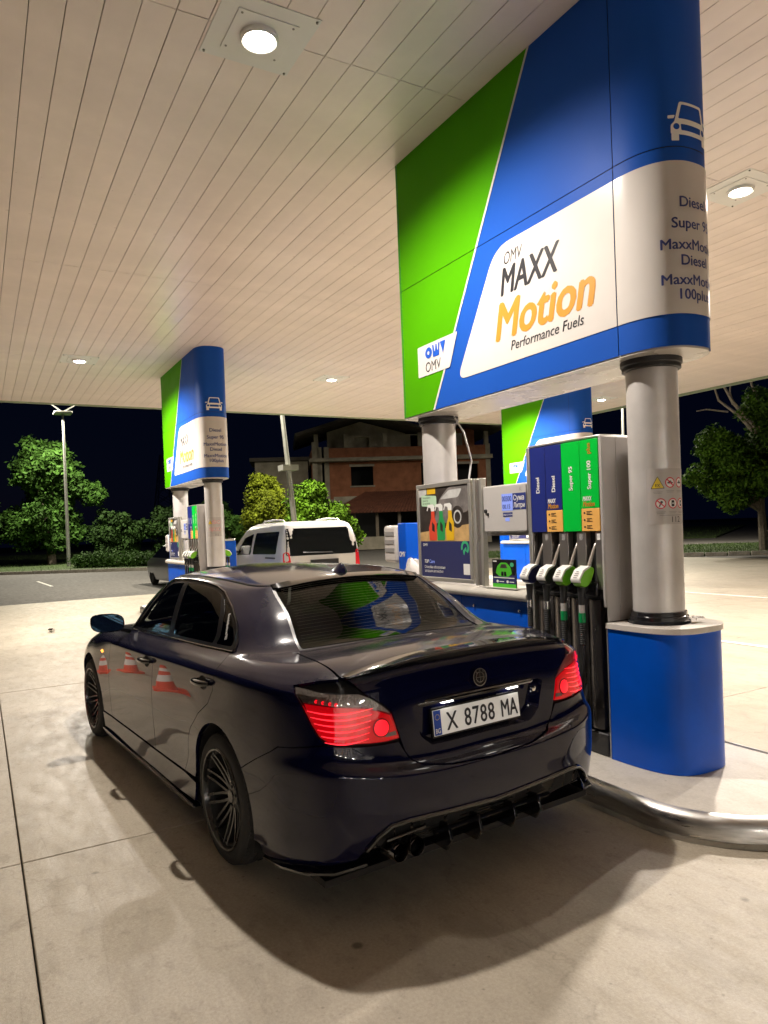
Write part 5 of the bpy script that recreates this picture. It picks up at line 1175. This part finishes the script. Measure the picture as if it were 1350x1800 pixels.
# boot lock badge next to the plate
MB().lathe([(0,-.953),(.012,-.951),(.014,-.94)],(0,-.335,.835),'x',14).build('boot_lock',MT['chrome'],car)
# ---- wheels
def wheel(x,sg):
    w_=empty('wheel'); w_.parent=car; KIDS.setdefault(car.name,[]).append(w_); w_.location=(x,sg*.80,.322); w_.rotation_euler=(0,.3 if x<1 else .9,0 if sg>0 else math.pi)
    R_=.325; hw=.118
    pr=[(.238,hw-.02),(.245,hw-.005),(.275,hw+.002),(.300,hw-.004),(.316,hw-.022),(.3235,hw-.040)]
    tp=[]
    for q in np.linspace(hw-.045,-hw+.045,13): tp.append((.3245,q))
    pr2=pr+tp+[(r,-h) for r,h in pr[::-1]]+[(.22,-hw+.02),(.22,hw-.02)]
    MB().lathe([(r,h) for r,h in pr2],(0,0,0),'y',64,closed=True).build('tyre',MT['tyre'],w_,ang=50)
    b=MB()
    for i in range(68):
        a=2*math.pi*i/68
        for y0,y1,sk in((.048,.100,.03),(-.100,-.048,-.03)):
            c_,s_=math.cos(a),math.sin(a); vs=[]
            for rr in(.321,.3295):
                for yy,da in((y0,-.030),(y1,-.030+sk),(y1,.030+sk),(y0,.030)):
                    A_=a+da; r2=rr-(.012 if yy in(.100,-.100) else 0); vs.append((r2*math.cos(A_),yy,r2*math.sin(A_)))
            b.add(vs,[(0,1,2,3),(4,7,6,5),(0,4,5,1),(1,5,6,2),(2,6,7,3),(3,7,4,0)],False)
    for y0 in(-.03,.03):
        b.lathe([(.3225,y0-.012),(.3295,y0-.011),(.3295,y0+.011),(.3225,y0+.012)],(0,0,0),'y',64)
    b.build('tread_blocks',MT['tyre'],w_,kind='stuff')
    MB().lathe([(.246,hw-.006),(.250,hw-.002),(.246,hw+.004),(.238,hw+.002),(.232,hw-.012),(.226,.05),(.222,-.08),(.236,-hw+.006),(.245,-hw+.004)],(0,0,0),'y',64).build('rim_barrel',MT['rim_black'],w_,ang=30)
    sp=MB()
    for i in range(10):
        a=2*math.pi*i/10
        for d in(-1,1):
            pts=[];rr=[]
            for t in np.linspace(0,1,9):
                r=.045+.188*t; aa=a+d*(.17*(1-t)**1.3+.082) ; yy=.052+.052*t**1.6
                pts.append((r*math.cos(aa),yy,r*math.sin(aa))); 
            w1=.0075
            vs=[]
            for q,(px,py,pz) in enumerate(pts):
                t=q/8; ww=.0125-.001*t; tx=-pz;tz=px; l=math.hypot(tx,tz); tx/=l;tz/=l; dp=.024
                vs+=[(px-tx*ww,py-dp,pz-tz*ww),(px-tx*ww*.55,py,pz-tz*ww*.55),(px+tx*ww*.55,py,pz+tz*ww*.55),(px+tx*ww,py-dp,pz+tz*ww)]
            sp.add(vs,[(q*4+k,q*4+(k+1)%4,(q+1)*4+(k+1)%4,(q+1)*4+k) for q in range(8) for k in range(4)])
    sp.lathe([(0,.066),(.030,.066),(.034,.060),(.060,.054),(.066,.03)],(0,0,0),'y',30)
    sp.build('spokes',MT['rim_black'],w_,ang=30)
    bb=MB()
    for i in range(5):
        a=2*math.pi*(i+.5)/5; bb.lathe([(0,.061),(.007,.061),(.009,.05)],(.048*math.cos(a),0,.048*math.sin(a)),'y',6)
    bb.build('wheel_bolts',MT['trim_black'],w_,kind='stuff')
    MB().lathe([(0.01,-.01),(.155,-.01),(.157,-.02),(.155,-.03),(.01,-.03)],(0,0,0),'y',40).build('brake_disc',MT['disc'],w_)
    return w_
for x in(RX,FX):
    for sg in(1,-1): wheel(x,sg)
# ---- cabin
def seatm(x,y,w_,z0=.45):
    s=empty('seat'); s.parent=car; KIDS.setdefault(car.name,[]).append(s)
    MB().box(x,x+.5,y-w_/2,y+w_/2,z0,z0+.12).build('cushion',MT['seat'],s,bevel=.03)
    MB().prism(rnd([(x-.02,z0+.1),(x+.10,z0+.1),(x-.06,z0+.62),(x-.17,z0+.60)],.04),y-w_/2,y+w_/2,'xz').build('backrest',MT['seat'],s,bevel=.02)
    if w_<.7: MB().box(x-.20,x-.11,y-.13,y+.13,z0+.66,z0+.83).build('headrest',MT['seat'],s,bevel=.03)
for y in(-.36,.36): seatm(1.28,y,.5)
seatm(.48,0,1.25)
for y in(-.4,.4): MB().box(.28,.36,y-.12,y+.12,1.09,1.21).build('rear_headrest',MT['seat'],car,bevel=.03)
MB().box(-.30,.40,-.60,.60,1.0,1.03).build('parcel_shelf',MT['cabin'],car); MB().box(1.95,2.35,-.68,.68,.75,.93).build('dashboard',MT['cabin'],car,bevel=.05)
b=MB(); b.tube([(1.80+.05*math.sin(a),.36+.185*math.cos(a),.88+.17*math.sin(a)) for a in np.linspace(0,2*math.pi,28)],.014,8,False); b.tube([(1.80,.19,.88),(1.80,.53,.88)],.012,6); b.build('steering_wheel',MT['cabin'],car)
# ================================================================== WHITE VAN beyond the far island
van=empty('white_van',(15.3,-6.1,0),label='white compact van with roof rails seen over the sedan roof',cat='van')
VP=lambda x,y,z:(x-15.3,y+6.1,z)
mat('van_white',(.60,.59,.56),.25,coat=.6,var=.04); mat('van_glass_solid',(.012,.014,.015),.06,coat=.5,spec=.8)
def vring(z,xr,xf,hw,r,n=8,yc=-6.1):
    out=[]
    for cx,cy,a0 in((xf-r*1.2,hw-r,0),(xr+r,hw-r,90),(xr+r,-hw+r,180),(xf-r*1.2,-hw+r,270)):
        for i in range(n+1):
            a=math.radians(a0+90*i/n); out.append((cx+r*(1.2 if a0 in(0,270) else 1)*math.cos(a)-15.3,cy+r*math.sin(a),z))
    return out
rg=[(.22,13.36,17.55,.84,.16),(.45,13.28,17.66,.875,.2),(.85,13.26,17.68,.885,.2),(1.02,13.28,17.50,.88,.2),(1.14,13.30,16.95,.87,.18),(1.30,13.315,16.50,.85,.16),(1.50,13.35,16.18,.815,.15),(1.66,13.40,15.90,.775,.14),(1.76,13.46,15.62,.735,.14),(1.815,13.56,15.40,.66,.14),(1.835,13.75,15.2,.5,.12),(1.84,14.0,14.9,.2,.08)]
def ringat(z):
    zs=[q[0] for q in rg]; return tuple(float(np.interp(z,zs,[q[i] for q in rg])) for i in range(5))
b=MB(); vs=[]; 
for q in rg: vs+=vring(*q)
n=36; b.add(vs,[(i*n+k,i*n+(k+1)%n,(i+1)*n+(k+1)%n,(i+1)*n+k) for i in range(len(rg)-1) for k in range(n)]+[tuple(range((len(rg)-1)*n,len(rg)*n))]); b.build('body',MT['van_white'],van,ang=30)
def vside(x,z,off): 
    _,xr,xf,hw,r=ringat(z); return (x-15.3,hw+off,z)
def vrear(y,z,off): 
    _,xr,xf,hw,r=ringat(z); 
    e=max(0,abs(y)-(hw-r)); xx=xr+r-math.sqrt(max(r*r-e*e,0)) if e<r else xr+r
    return (xx-15.3-off,y,z)
def vpatch(name,poly,fn,m,off,th=.012,step=.06):
    P=resamp(rnd(poly,.05,3),(step,step)); 
    def mp(u,v):
        Q=np.array([fn(a,b_,off) for a,b_ in zip(u,v)]); nn=np.array([0,1.,0]) if fn is vside else np.array([-1.,0,0]); return Q,np.tile(nn,(len(Q),1))
    return surf_obj(name,fill(poly if False else rnd(poly,.05,3),(step*2,step),mp,thick=th),m,van)
vpatch('side_window',[(13.72,1.18),(15.12,1.16),(15.03,1.62),(13.66,1.64)],vside,MT['van_glass_solid'],.004)
vpatch('front_side_window',[(15.26,1.15),(16.22,1.13),(15.72,1.52),(15.18,1.61)],vside,MT['van_glass_solid'],.004)
vpatch('rear_window',[(-.80,1.14),(.80,1.14),(.745,1.69),(-.745,1.69)],vrear,MT['van_glass_solid'],.004)
for sg in(-1,1): vpatch('tail_lamp',[(sg*.86,.80),(sg*.70,.80),(sg*.74,1.22),(sg*.84,1.22)] if sg<0 else [(sg*.70,.80),(sg*.86,.80),(sg*.84,1.22),(sg*.74,1.22)],vrear,mat('van_lamp',(.5,.01,.02),.15,coat=1.,emit=(1,.02,.03),estr=.12),.010)
MB().obox((13.47-15.3,0,1.735),(.03,.22,.025),Matrix.Identity(3)).build('high_brake_lamp',MT['van_lamp'],van)
vpatch('door_handle',[(13.75,1.085),(14.3,1.085),(14.3,1.115),(13.75,1.115)],vside,MT['trim_black'],.012,step=.1)
MB().prism([(13.29-15.3,.9),(13.28-15.3,1.05),(13.22-15.3,1.05),(13.22-15.3,.9)],-.3,.3,'xz').build('plate_recess_trim',MT['trim_black'],van)
MB().tube([(13.30-15.3,-.15,1.15),(13.28-15.3,-.2,1.18),(13.29-15.3,.45,1.20)],.010,6).build('wiper',MT['trim_black'],van)
for sg in(-1,1):
    pts=[(13.75,1.80),(13.85,1.865),(14.4,1.885),(14.95,1.865),(15.1,1.80)]
    MB().tube([(x-15.3,sg*.62,z) for x,z in pts],[.012,.016,.018,.016,.012],8).build('roof_rail',MT['white_metal'],van)
    MB().tube([(16.1-15.3,sg*.82,1.2),(16.12-15.3,sg*.98,1.22)],.03,8).build('mirror_arm',MT['trim_black'],van); MB().box(16.05-15.3,16.17-15.3,sg*1.02-.10,sg*1.02+.10,1.12,1.34).build('mirror_shell',MT['van_white'],van,bevel=.03)
    for x in(13.98,16.72):
        w_=empty('wheel'); w_.parent=van; KIDS.setdefault(van.name,[]).append(w_); w_.location=(x-15.3,sg*.76,.30)
        MB().lathe([(.20,-.09),(.28,-.10),(.305,-.07),(.305,.07),(.28,.10),(.20,.09)],(0,0,0),'y',28,closed=True).build('tyre',MT['tyre'],w_); MB().lathe([(.0,.06),(.10,.07),(.19,.085),(.2,.0),(.0,-.02)],(0,0,0),'y',24).build('rim',MT['alu'],w_)
# parked hatchback beyond
pc=empty('parked_car',(24.6,-6.15,-.05),.05,label='silver hatchback parked on the road behind the far island at left',cat='car')
vs=[];rgc=[(.2,-2.0,2.0,.80,.2),(.5,-2.05,2.08,.85,.25),(.80,-2.03,2.05,.85,.25),(.92,-1.95,1.55,.82,.2),(1.15,-1.75,.95,.74,.16),(1.38,-1.45,.45,.62,.14),(1.45,-1.1,.2,.45,.12)]
for z,xr,xf,hw,r in rgc: vs+=[(x+15.3,y,zz) for x,y,zz in vring(z,xr,xf,hw,r)]
MB().add(vs,[(i*36+k,i*36+(k+1)%36,(i+1)*36+(k+1)%36,(i+1)*36+k) for i in range(6) for k in range(36)]+[tuple(range(216,252))]).build('body',mat('silver_paint',(.30,.31,.32),.3,.5,coat=.6),pc)
MB().add([(x,y,z) for x,y,z in [(-1.93,-.6,.97),(-1.93,.6,.97),(-1.55,.52,1.33),(-1.55,-.52,1.33)]],[(0,1,2,3)],False).build('rear_window',MT['van_glass_solid'],pc)
for sg in(-1,1):
    MB().add([(-1.6,sg*.83,.95),(1.2,sg*.83,.95),(.4,sg*.69,1.33),(-1.3,sg*.69,1.33)],[(0,1,2,3)],False).build('side_window',MT['van_glass_solid'],pc); MB().box(-2.06,-2.0,sg*.62-.14,sg*.62+.14,.68,.84).build('tail_lamp',MT['van_lamp'],pc)
    for x in(-1.3,1.3): MB().lathe([(0,-.09),(.26,-.1),(.3,-.07),(.3,.07),(.26,.1),(0,.09)],(x,sg*.74,.3),'y',22).build('wheel',MT['tyre'],pc)
# ================================================================== CONES beside the camera's left (seen mirrored in the doors)
cone0=None
mat('cone_orange',(.75,.07,.02),.45); 
for i,(cx,cy,lab) in enumerate(((7.75,.27,'orange and white traffic cone farther ahead left of the lane'),(6.58,.03,'orange and white traffic cone nearer, left of the lane'))): pass
def cone():
    r=empty('traffic_cone',(0,0,0)); pr=[(.13,.03),(.03,.50),(.0,.50)]
    MB().prism(rnd([(-.17,-.17),(.17,-.17),(.17,.17),(-.17,.17)],.04,3),0,.03).build('base',MT['cone_orange'],r)
    rr=lambda z:.125-.095*(z-.03)/.47
    for n_,a,c,m in(('cone_body',.03,.16,'cone_orange'),('white_band',.16,.26,'print_white'),('cone_body',.26,.33,'cone_orange'),('white_band',.33,.40,'print_white'),('cone_body',.40,.50,'cone_orange')): MB().lathe([(rr(a)+.001,a),(rr(c)+.001,c)]+([(0.001,c)] if c>.49 else []),(0,0,0),'z',28).build(n_,MT[m],r)
    return r
cA=cone(); cA.location=(9.3,.55,0); tag(cA,'orange traffic cone with white bands, farther of the two left of the sedan','traffic cone','traffic cones left of the sedan')
cA.scale=(.8,.8,.8)
cB=dup(cA,None,(7.9,.42,0),.3,'orange traffic cone with white bands, nearer of the two left of the sedan','traffic cones left of the sedan')
tag(MB().lathe([(.0,.0),(.032,.0),(.033,.06),(.028,.115),(.0,.118)],(0,0,0),'x',16).build('crushed_can',MT['alu_bright'],None,loc=(14.1,-1.12,.034),rz=.6),'small flattened metal can lying on the concrete left of the sedan','can')
# ================================================================== STREET LAMPS
def pole(base,top,head=True,br=None,arms=False,**tg):
    r=empty('street_lamp',base,0,**tg); t=Vector(top)-Vector(base)
    MB().tube([(0,0,0),tuple(t*.5),tuple(t)],[.11,.085,.06],12).build('pole',MT['galv'],r)
    if br:
        c=t*br; MB().box(c.x-.25,c.x+.25,c.y-.3,c.y+.3,c.z-.10,c.z+.10).build('bracket',MT['galv'],r)
    d=Vector((.3,-1,0)).normalized()
    MB().box(t.x-.5,t.x+.5,t.y-.5,t.y+.5,t.z-.10,t.z+.02).build('crosspiece',MT['galv'],r,bevel=.03)
    for sg in(-1,1):
        e=t+d*sg*1.3+Vector((0,0,.9)); MB().tube([tuple(t),tuple(e)],.04,8).build('arm',MT['galv'],r)
        MB().obox(e+d*sg*.25,(.30,.7,.08),Matrix.Rotation(math.atan2(d.y,d.x)-math.pi/2,3,'Z')).build('lamp_head',MT['galv'],r,bevel=.02)
        g=e+d*sg*.25; MB().box(g.x-.10,g.x+.10,g.y-.25,g.y+.25,g.z-.055,g.z-.045).build('lamp_glass',mat('street_glow',(1,1,1),.4,emit=(1.,.9,.7),estr=20.),r)
        ld=bpy.data.lights.get('street_light') or bpy.data.lights.new('street_light','AREA'); ld.shape='DISK'; ld.size=.35; ld.color=(1.,.92,.74); ld.energy=head
        o=bpy.data.objects.new('street_light',ld); link(o,r); o.location=(g.x,g.y,g.z-.07)
    return r
pole((46.7,-4.7,-.1),(46.86,-4.75,9.25),600,label='tall grey lamp post with V shaped arms in front of the dark tree at left',cat='street lamp')
pole((24.1,-10.12,-.05),(24.6,-9.65,8.4),750,br=.47,label='leaning grey lamp post with a bracket behind the white van',cat='street lamp')
pole((28.2,-31.4,-.05),(28.25,-31.6,9.2),1400,label='distant thin lamp post between the far right sign and the near column',cat='street lamp')
tag(MB().tube([(40.5,-19.8,0),(40.5,-19.85,3.4)],.07,8).build('short_post',MT['galv']),'short pale post in front of the brick ruin','post')
# lattice pylon far away
py=empty('lattice_pylon',(153,-34.3,0),label='faint lattice pylon against the night sky left of the far sign',cat='pylon'); b=MB()
for sx_ in(-1,1):
    for sy in(-1,1): b.tube([(sx_*2.6,sy*2.6,0),(sx_*.5,sy*.5,18.5)],.12,4)
for i in range(9):
    z0,z1=i*2.05,(i+1)*2.05; w0,w1=2.6-2.1*z0/18.5,2.6-2.1*z1/18.5
    for s in(-1,1):
        b.tube([(s*w0,-w0,z0),(s*w1,w1,z1)],.07,4); b.tube([(s*w0,w0,z0),(s*w1,-w1,z1)],.07,4); b.tube([(-w0,s*w0,z0),(w1,s*w1,z1)],.07,4); b.tube([(w0,s*w0,z0),(-w1,s*w1,z1)],.07,4)
b.build('lattice',MT['galv'],py)
# ================================================================== TREES AND BUSHES
def leaves(clumps,n,size,flat=.6):
    """clumps: (x,y,z,r,zr). leaf faces spread through each clump's volume, denser near its skin"""
    w_=np.array([c[3]**2*c[4] for c in clumps]); w_/=w_.sum(); V=[];
    for c,q in zip(clumps,w_):
        m=max(8,int(n*q)); d=rng.normal(size=(m,3)); d/=np.linalg.norm(d,axis=1)[:,None]
        rad=rng.uniform(.35,1.,m)**.5*(1+.16*np.sin(d[:,0]*5+c[0])+.16*np.sin(d[:,2]*6+d[:,1]*4+c[1])+rng.normal(0,.06,m))
        P=d*rad[:,None]*[c[3],c[3],c[4]]+[c[0],c[1],c[2]]
        a=rng.normal(size=(m,3)); a/=np.linalg.norm(a,axis=1)[:,None]; nn=d*.6+rng.normal(size=(m,3))*.6+[0,0,.35]; b_=np.cross(nn,a); b_/=np.linalg.norm(b_,axis=1)[:,None]; a=np.cross(b_,nn); a/=np.linalg.norm(a,axis=1)[:,None]
        s=size*rng.uniform(.6,1.3,m)[:,None]; V.append(np.stack([P-a*s,P+b_*s*.5,P+a*s,P-b_*s*.5],1))
    V=np.concatenate(V); me=bpy.data.meshes.new('crown'); k=len(V); me.from_pydata(V.reshape(-1,3).tolist(),[],[(4*i,4*i+1,4*i+2,4*i+3) for i in range(k)]); return me
def tree(name,base,label,cat,clumps,n,size,leaf,trunk=None,bark='bark',group=None):
    r=empty(name,base,0,label,cat,group); me=leaves([(c[0]-base[0],c[1]-base[1],c[2]-base[2],c[3],c[4]) for c in clumps],n,size); me.materials.append(MT[leaf]); inst(me,'crown',r)
    # inner limbs reach into the clumps
    b=MB(); h=max(c[2] for c in clumps)-base[2]; tr=trunk or .12
    b.tube([(0,0,-.2),(.05,.03,h*.3),(0,.05,h*.55)],[tr,tr*.75,tr*.45],8)
    for c in clumps[:10]:
        b.tube([(.03,.03,h*.28),((c[0]-base[0])*.5,(c[1]-base[1])*.5,(h*.3+c[2]-base[2])*.5),(c[0]-base[0],c[1]-base[1],c[2]-base[2])],[tr*.5,tr*.3,tr*.1],6)
    b.build('trunk',MT[bark],r); return r
def blob(cx,cy,z0,z1,R_,k,seed):
    q=np.random.default_rng(seed); out=[]
    for i in range(k):
        t=q.uniform(0,1); z=z0+(z1-z0)*t; rr=R_*math.sin(math.pi*min(.98,.18+.74*t))**.7; a=q.uniform(0,6.28); d=rr*q.uniform(.1,.75); r=R_*q.uniform(.28,.5)
        out.append((cx+d*math.cos(a),cy+d*math.sin(a),z,r,r*.85))
    return out
tl=blob(52.0,-4.2,1.2,7.6,2.7,20,1)+[(52.6,-2.6,2.5,1.6,1.2),(51.5,-6.9,4.6,.9,.8),(52,-3.4,7.5,.9,.9)]
tree('broadleaf_tree',(52,-4.2,0),'big dark bushy tree behind the tall lamp post at left','tree',tl,26000,.16,'leaf_mid',.3)
tree('broadleaf_tree',(54,.2,0),'very dark tree at the left edge of the picture','tree',blob(54,.4,.8,4.6,2.4,12,2),14000,.16,'leaf_dark',.25)
for i,(x,y,h,R_,lab) in enumerate(((51,-8.2,3.2,2.0,'dark bush right of the tall lamp post'),(50,-11.6,3.0,2.1,'dark bush left of the far sign'),(50.5,-15.,3.6,2.3,'dark bush behind the far pump island'),(49,-18.5,3.3,2.2,'dark bush right of the far column'))):
    tree('dark_bush',(x,y,0),lab,'bush',blob(x,y,.4,h,R_,11,10+i),11000,.13,'leaf_dark',.1,group='dark bushes behind the far verge')
hd=[(43.2-.62*i,-5.2-.78*i,.35,.75,.5) for i in range(8)]
tree('clipped_hedge',(41.,-8.,0),'low clipped green hedge along the far kerb left of the far sign','hedge',hd,14000,.07,'leaf_mid',.04)
tree('round_shrub',(30.4,-11.25,0),'round yellow green shrub left of the leaning lamp post','shrub',blob(30.4,-11.25,.9,3.9,1.05,18,21)+[(30.4,-11.25,2.6,.95,1.3),(30.4,-11.25,1.4,.9,.9)],30000,.075,'leaf_yellow',.12)
tree('bright_shrub',(27.5,-12.3,0),'bright green bushy shrub right of the leaning lamp post','shrub',blob(27.4,-12.1,.6,3.4,1.1,20,22)+[(27.0,-12.9,2.0,.75,.8),(26.8,-13.4,1.4,.6,.7),(27.5,-12.,2.2,.9,1.2),(27.3,-12.3,1.2,1.,.8)],34000,.085,'leaf_bright',.12)
tree('round_shrub',(33.1,-10.4,0),'small green shrub between the far pump and the round shrub','shrub',blob(33.1,-10.3,.5,2.6,.8,12,23),12000,.08,'leaf_mid',.08)
# right hand tree: leafy crown with pale bare limbs rising out of it
tr=blob(19.2,-27.4,2.1,4.6,1.5,20,31)+[(19.5,-26.4,3.3,.62,.5),(19.75,-25.9,3.15,.4,.32),(19.2,-27.,4.7,.7,.6),(18.2,-28.9,6.0,1.1,.9),(18.0,-29.2,4.6,1.3,1.),(18.6,-28.2,3.2,1.2,1.1)]
rt=tree('broadleaf_tree',(18.3,-28.6,0),'green tree with pale bare branches at the right edge','tree',tr,40000,.085,'leaf_olive',.2)
b=MB()
for pts,rr in (([(18.3,-28.6,3.8),(18.45,-28.4,5.2),(18.9,-27.7,6.3),(19.15,-27.3,7.2)],[.13,.10,.07,.04]),([(18.45,-28.4,5.0),(18.75,-27.9,5.7),(19.2,-27.2,6.4),(19.3,-26.9,7.3)],[.09,.07,.05,.03]),([(18.4,-28.5,4.9),(18.3,-28.7,6.0),(18.5,-28.4,7.0),(18.55,-28.3,7.8)],[.09,.07,.05,.03]),([(18.9,-27.7,6.2),(18.95,-27.6,6.7),(18.9,-27.6,7.3)],[.05,.035,.02]),([(19.0,-27.5,5.9),(19.5,-26.8,6.05),(19.75,-26.5,6.0)],[.04,.03,.02])):
    b.tube([(x-18.3,y+28.6,z) for x,y,z in pts],rr,8)
b.build('bare_limb',MT['bare_bark'],rt)
fw_=[(x,y,1.0,3.2,1.6) for x,y in zip(np.linspace(60,95,11),np.linspace(-62,-92,11))]
tree('far_thicket',(78,-77,0),'dark low thicket far beyond the road at right','thicket',fw_,12000,.3,'leaf_dark',.1)
# ================================================================== HALF BUILT BRICK HOUSE
hs=empty('brick_house',(52.2,-31.6,0),math.atan2(-13.7,-5.4)+math.pi/2+math.pi,label='half ruined brick house with concrete bands and sagging roof in the dark',cat='house')
# local frame: +x' along the facade to the right seen from the camera, -y' towards the camera
hs.rotation_euler=(0,0,math.atan2(-13.7,-5.4)); 
W=7.6
def HB(name,m,x0,x1,y0,y1,z0,z1,bv=0): return MB().box(x0,x1,y0,y1,z0,z1).build(name,MT[m],hs,bevel=bv)
# facade faces -y' side? camera side is local +y or -y, decide by sign
cs=-1. if (Matrix.Rotation(hs.rotation_euler.z,3,'Z')@Vector((0,-1,0))).dot(Vector((-52,31,0)))>0 else 1.
def fy(a,b_): return (min(cs*a,cs*b_),max(cs*a,cs*b_))
def wallrun(x0,x1,z0,z1,ops,m,yy=0.,th=.25):
    xs_2=sorted({x0,x1}|{q for o in ops for q in o[:2]})
    for a,c in zip(xs_2,xs_2[1:]):
        zz=z0
        for o in sorted([o for o in ops if o[0]<=a+1e-6 and o[1]>=c-1e-6],key=lambda o:o[2]):
            if o[2]>zz: HB('wall',m,a,c,*fy(yy,yy-th),zz,o[2])
            zz=o[3]
        if z1>zz: HB('wall',m,a,c,*fy(yy,yy-th),zz,z1)
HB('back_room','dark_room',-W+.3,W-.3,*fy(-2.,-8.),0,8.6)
wallrun(-W,W,0,3.4,[(-5.5,-4.,.9,2.4),(-2.,-.4,.1,2.4),(2.,5.,.9,2.4)],'render_wall')
wallrun(-6.4,W,4.1,7.2,[(-4.4,-2.5,5.2,6.8),(1.6,3.6,4.3,7.0),(4.8,6.6,5.1,6.8)],'brick_wall')
wallrun(-6.4,W,7.55,8.4,[],'brick_wall'); wallrun(-4.8,5.6,8.4,9.6,[(-3.9,-2.6,8.5,9.4),(1.0,2.6,8.5,9.5)],'render_wall',-1.2)
for z0,z1,o_ in((3.4,4.1,.35),(7.2,7.55,.5)): HB('floor_slab','render_wall',-W-.2,W+.2,*fy(o_,-8.),z0,z1)
for x in(-7.2,-6.6,4.2,7.3): HB('pillar','render_wall',x,x+.4,*fy(.05,-.35),4.1,8.5)
HB('pillar','render_wall',-7.6,-7.2,*fy(.3,-.1),3.4,8.9)
for x in(-7.6,7.35): HB('side_wall','brick_wall',x,x+.25,*fy(-.3,-8.),0,8.4)
for px_ in ([(-8.9,9.25),(-3.3,10.95),(-3.3,11.2),(-9.,9.5)],[(-3.29,10.95),(3.4,9.2),(3.5,9.45),(-3.29,11.2)],[(3.2,9.9),(5.6,10.5),(8.6,9.7),(8.5,9.5),(5.6,10.3),(3.2,9.7)]):
    MB().prism(px_,*fy(1.5,-9.),'xz').build('roof',MT['old_roof'],hs)
MB().prism([(-6.2,8.45),(.6,8.45),(.6,9.75),(-3.3,10.8),(-6.2,9.95)],*fy(-1.6,-1.8),'xz').build('gable_wall',MT['render_wall'],hs)
for x_ in(-7.4,-4.9,-1.6,1.4,4.,7.2): HB('upper_post','render_wall',x_,x_+.35,*fy(.2,-.15),8.401,9.55)
HB('balcony_slab','render_wall',-7.9,2.2,*fy(1.2,.51),7.2,7.4); HB('stair_hut','brick_wall',3.9,6.9,*fy(-2.,-5.),8.401,10.1)
for x_ in(-9.5,-8.9): HB('side_wing','render_wall',-12.4,-7.9,*fy(-2.,-7.),0,7.6) if x_<-9 else None
HB('wing_roof','old_roof',-12.8,-7.7,*fy(-1.5,-7.4),7.601,7.9)
for x0,x1,z0,z1 in((-4.4,-2.5,5.2,6.8),(4.8,6.6,5.1,6.8)):
    HB('window_sill','render_wall',x0-.1,x1+.1,*fy(.12,-.1),z0-.12,z0-.002); HB('lintel','render_wall',x0-.1,x1+.1,*fy(.03,-.24),z1+.002,z1+.2)
# low annex with tiled lean-to roof
ax_=empty('tiled_annex',(46.8,-27.2,0),hs.rotation_euler.z,label='low annex with red tiled lean-to roof below the brick house',cat='annex')
def AB(name,m,x0,x1,y0,y1,z0,z1): return MB().box(x0,x1,*fy(y0,y1),z0,z1).build(name,MT[m],ax_)
AB('wall','render_wall',-4,6.4,0,-.2,0,.95)
for x in(-4,-2.9,-1.2,.5,2.2,3.9,5.4): AB('post','bark',x,x+.22,-.001,-.19,.952,2.75)
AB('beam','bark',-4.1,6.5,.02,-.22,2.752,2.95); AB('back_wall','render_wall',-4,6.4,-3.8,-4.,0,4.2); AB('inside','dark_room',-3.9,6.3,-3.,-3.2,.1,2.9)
me=[(-4.9,cs*.7,2.75),(6.9,cs*.7,2.75),(6.5,cs*-3.9,4.5),(-1.5,cs*-3.9,4.5)]
for i in range(46):      # courses of tiles as ribs of real depth
    t0,t1=i/46,(i+1)/46
    def lerp(t,zz): 
        a=Vector(me[0]).lerp(Vector(me[1]),t); b_=Vector(me[3]).lerp(Vector(me[2]),t); return a+Vector((0,0,zz)),b_+Vector((0,0,zz))
    a,b1=lerp(t0,0);c,d=lerp(t1,0);e,f=lerp((t0+t1)/2,.07)
    MB().add([a,b1,f,e,c,d],[(0,1,2,3),(3,2,5,4),(0,4,5,1)],False).build('tile_course',MT['roof_tile'],ax_)
# ================================================================== SHOP (behind the camera, mirrored in the car's flank and glass)
sh=empty('station_shop',(-13.,2.,0),label='lit glass fronted station shop standing behind the camera',cat='shop')
mat('shop_wall',(.45,.44,.42),.6,var=.1); mat('shop_floor_glow',(.8,.8,.75),.5,emit=(1.,.90,.75),estr=5.)
SHB=lambda n_,m,x0,x1,y0,y1,z0,z1:MB().box(x0,x1,y0,y1,z0,z1).build(n_,MT[m],sh)
SHB('back_wall','shop_wall',-6,-5.8,-9,9,0,4); SHB('roof_slab','shop_wall',-6,.6,-9.3,9.3,3.5,4.2); SHB('floor_slab','shop_wall',-5.8,.2,-9,9,0,.12)
for y in(-9,9): SHB('side_wall','shop_wall',-5.8,.2,y-.1,y+.1,.12,3.5)
for i in range(10): SHB('window_post','trim_black',0.,.10,-9+i*2-.05,-9+i*2+.05,.12,3.5)
for i in range(9): MB().box(.03,.045,-9+i*2+.06,-9+i*2+1.94,.14,3.48).build('window_pane',MT['clear_lens'],sh)
for y in(-6,-2,2,6): SHB('ceiling_light','shop_floor_glow',-4.2,-1.2,y-.25,y+.25,3.44,3.495)
cols=['bottle_red','bottle_green','bottle_yellow','lcd','print_white','cone_orange','plinth_blue']
for r_ in range(3):
    for s_ in range(4):
        b_=SHB('shelf','shop_wall',-1.6-r_*1.3,-1.2-r_*1.3,-8+0,8,.5+.42*s_,.53+.42*s_)
    for q in range(44):
        y=-7.9+q*.36; z=.532+.42*(q*7%4); SHB('goods',cols[int(rng.integers(0,7))],-1.56-r_*1.3,-1.24-r_*1.3,y,y+.24,z,z+rng.uniform(.18,.34))
ld=bpy.data.lights.new('shop_light','AREA'); ld.shape='RECTANGLE'; ld.size=3.; ld.size_y=.5; ld.energy=900; ld.color=(1.,.93,.84)
for y in(-6,-2,2,6):
    o=bpy.data.objects.new('shop_light',ld); link(o,sh); o.location=(-2.7,y,3.42)
print('built')
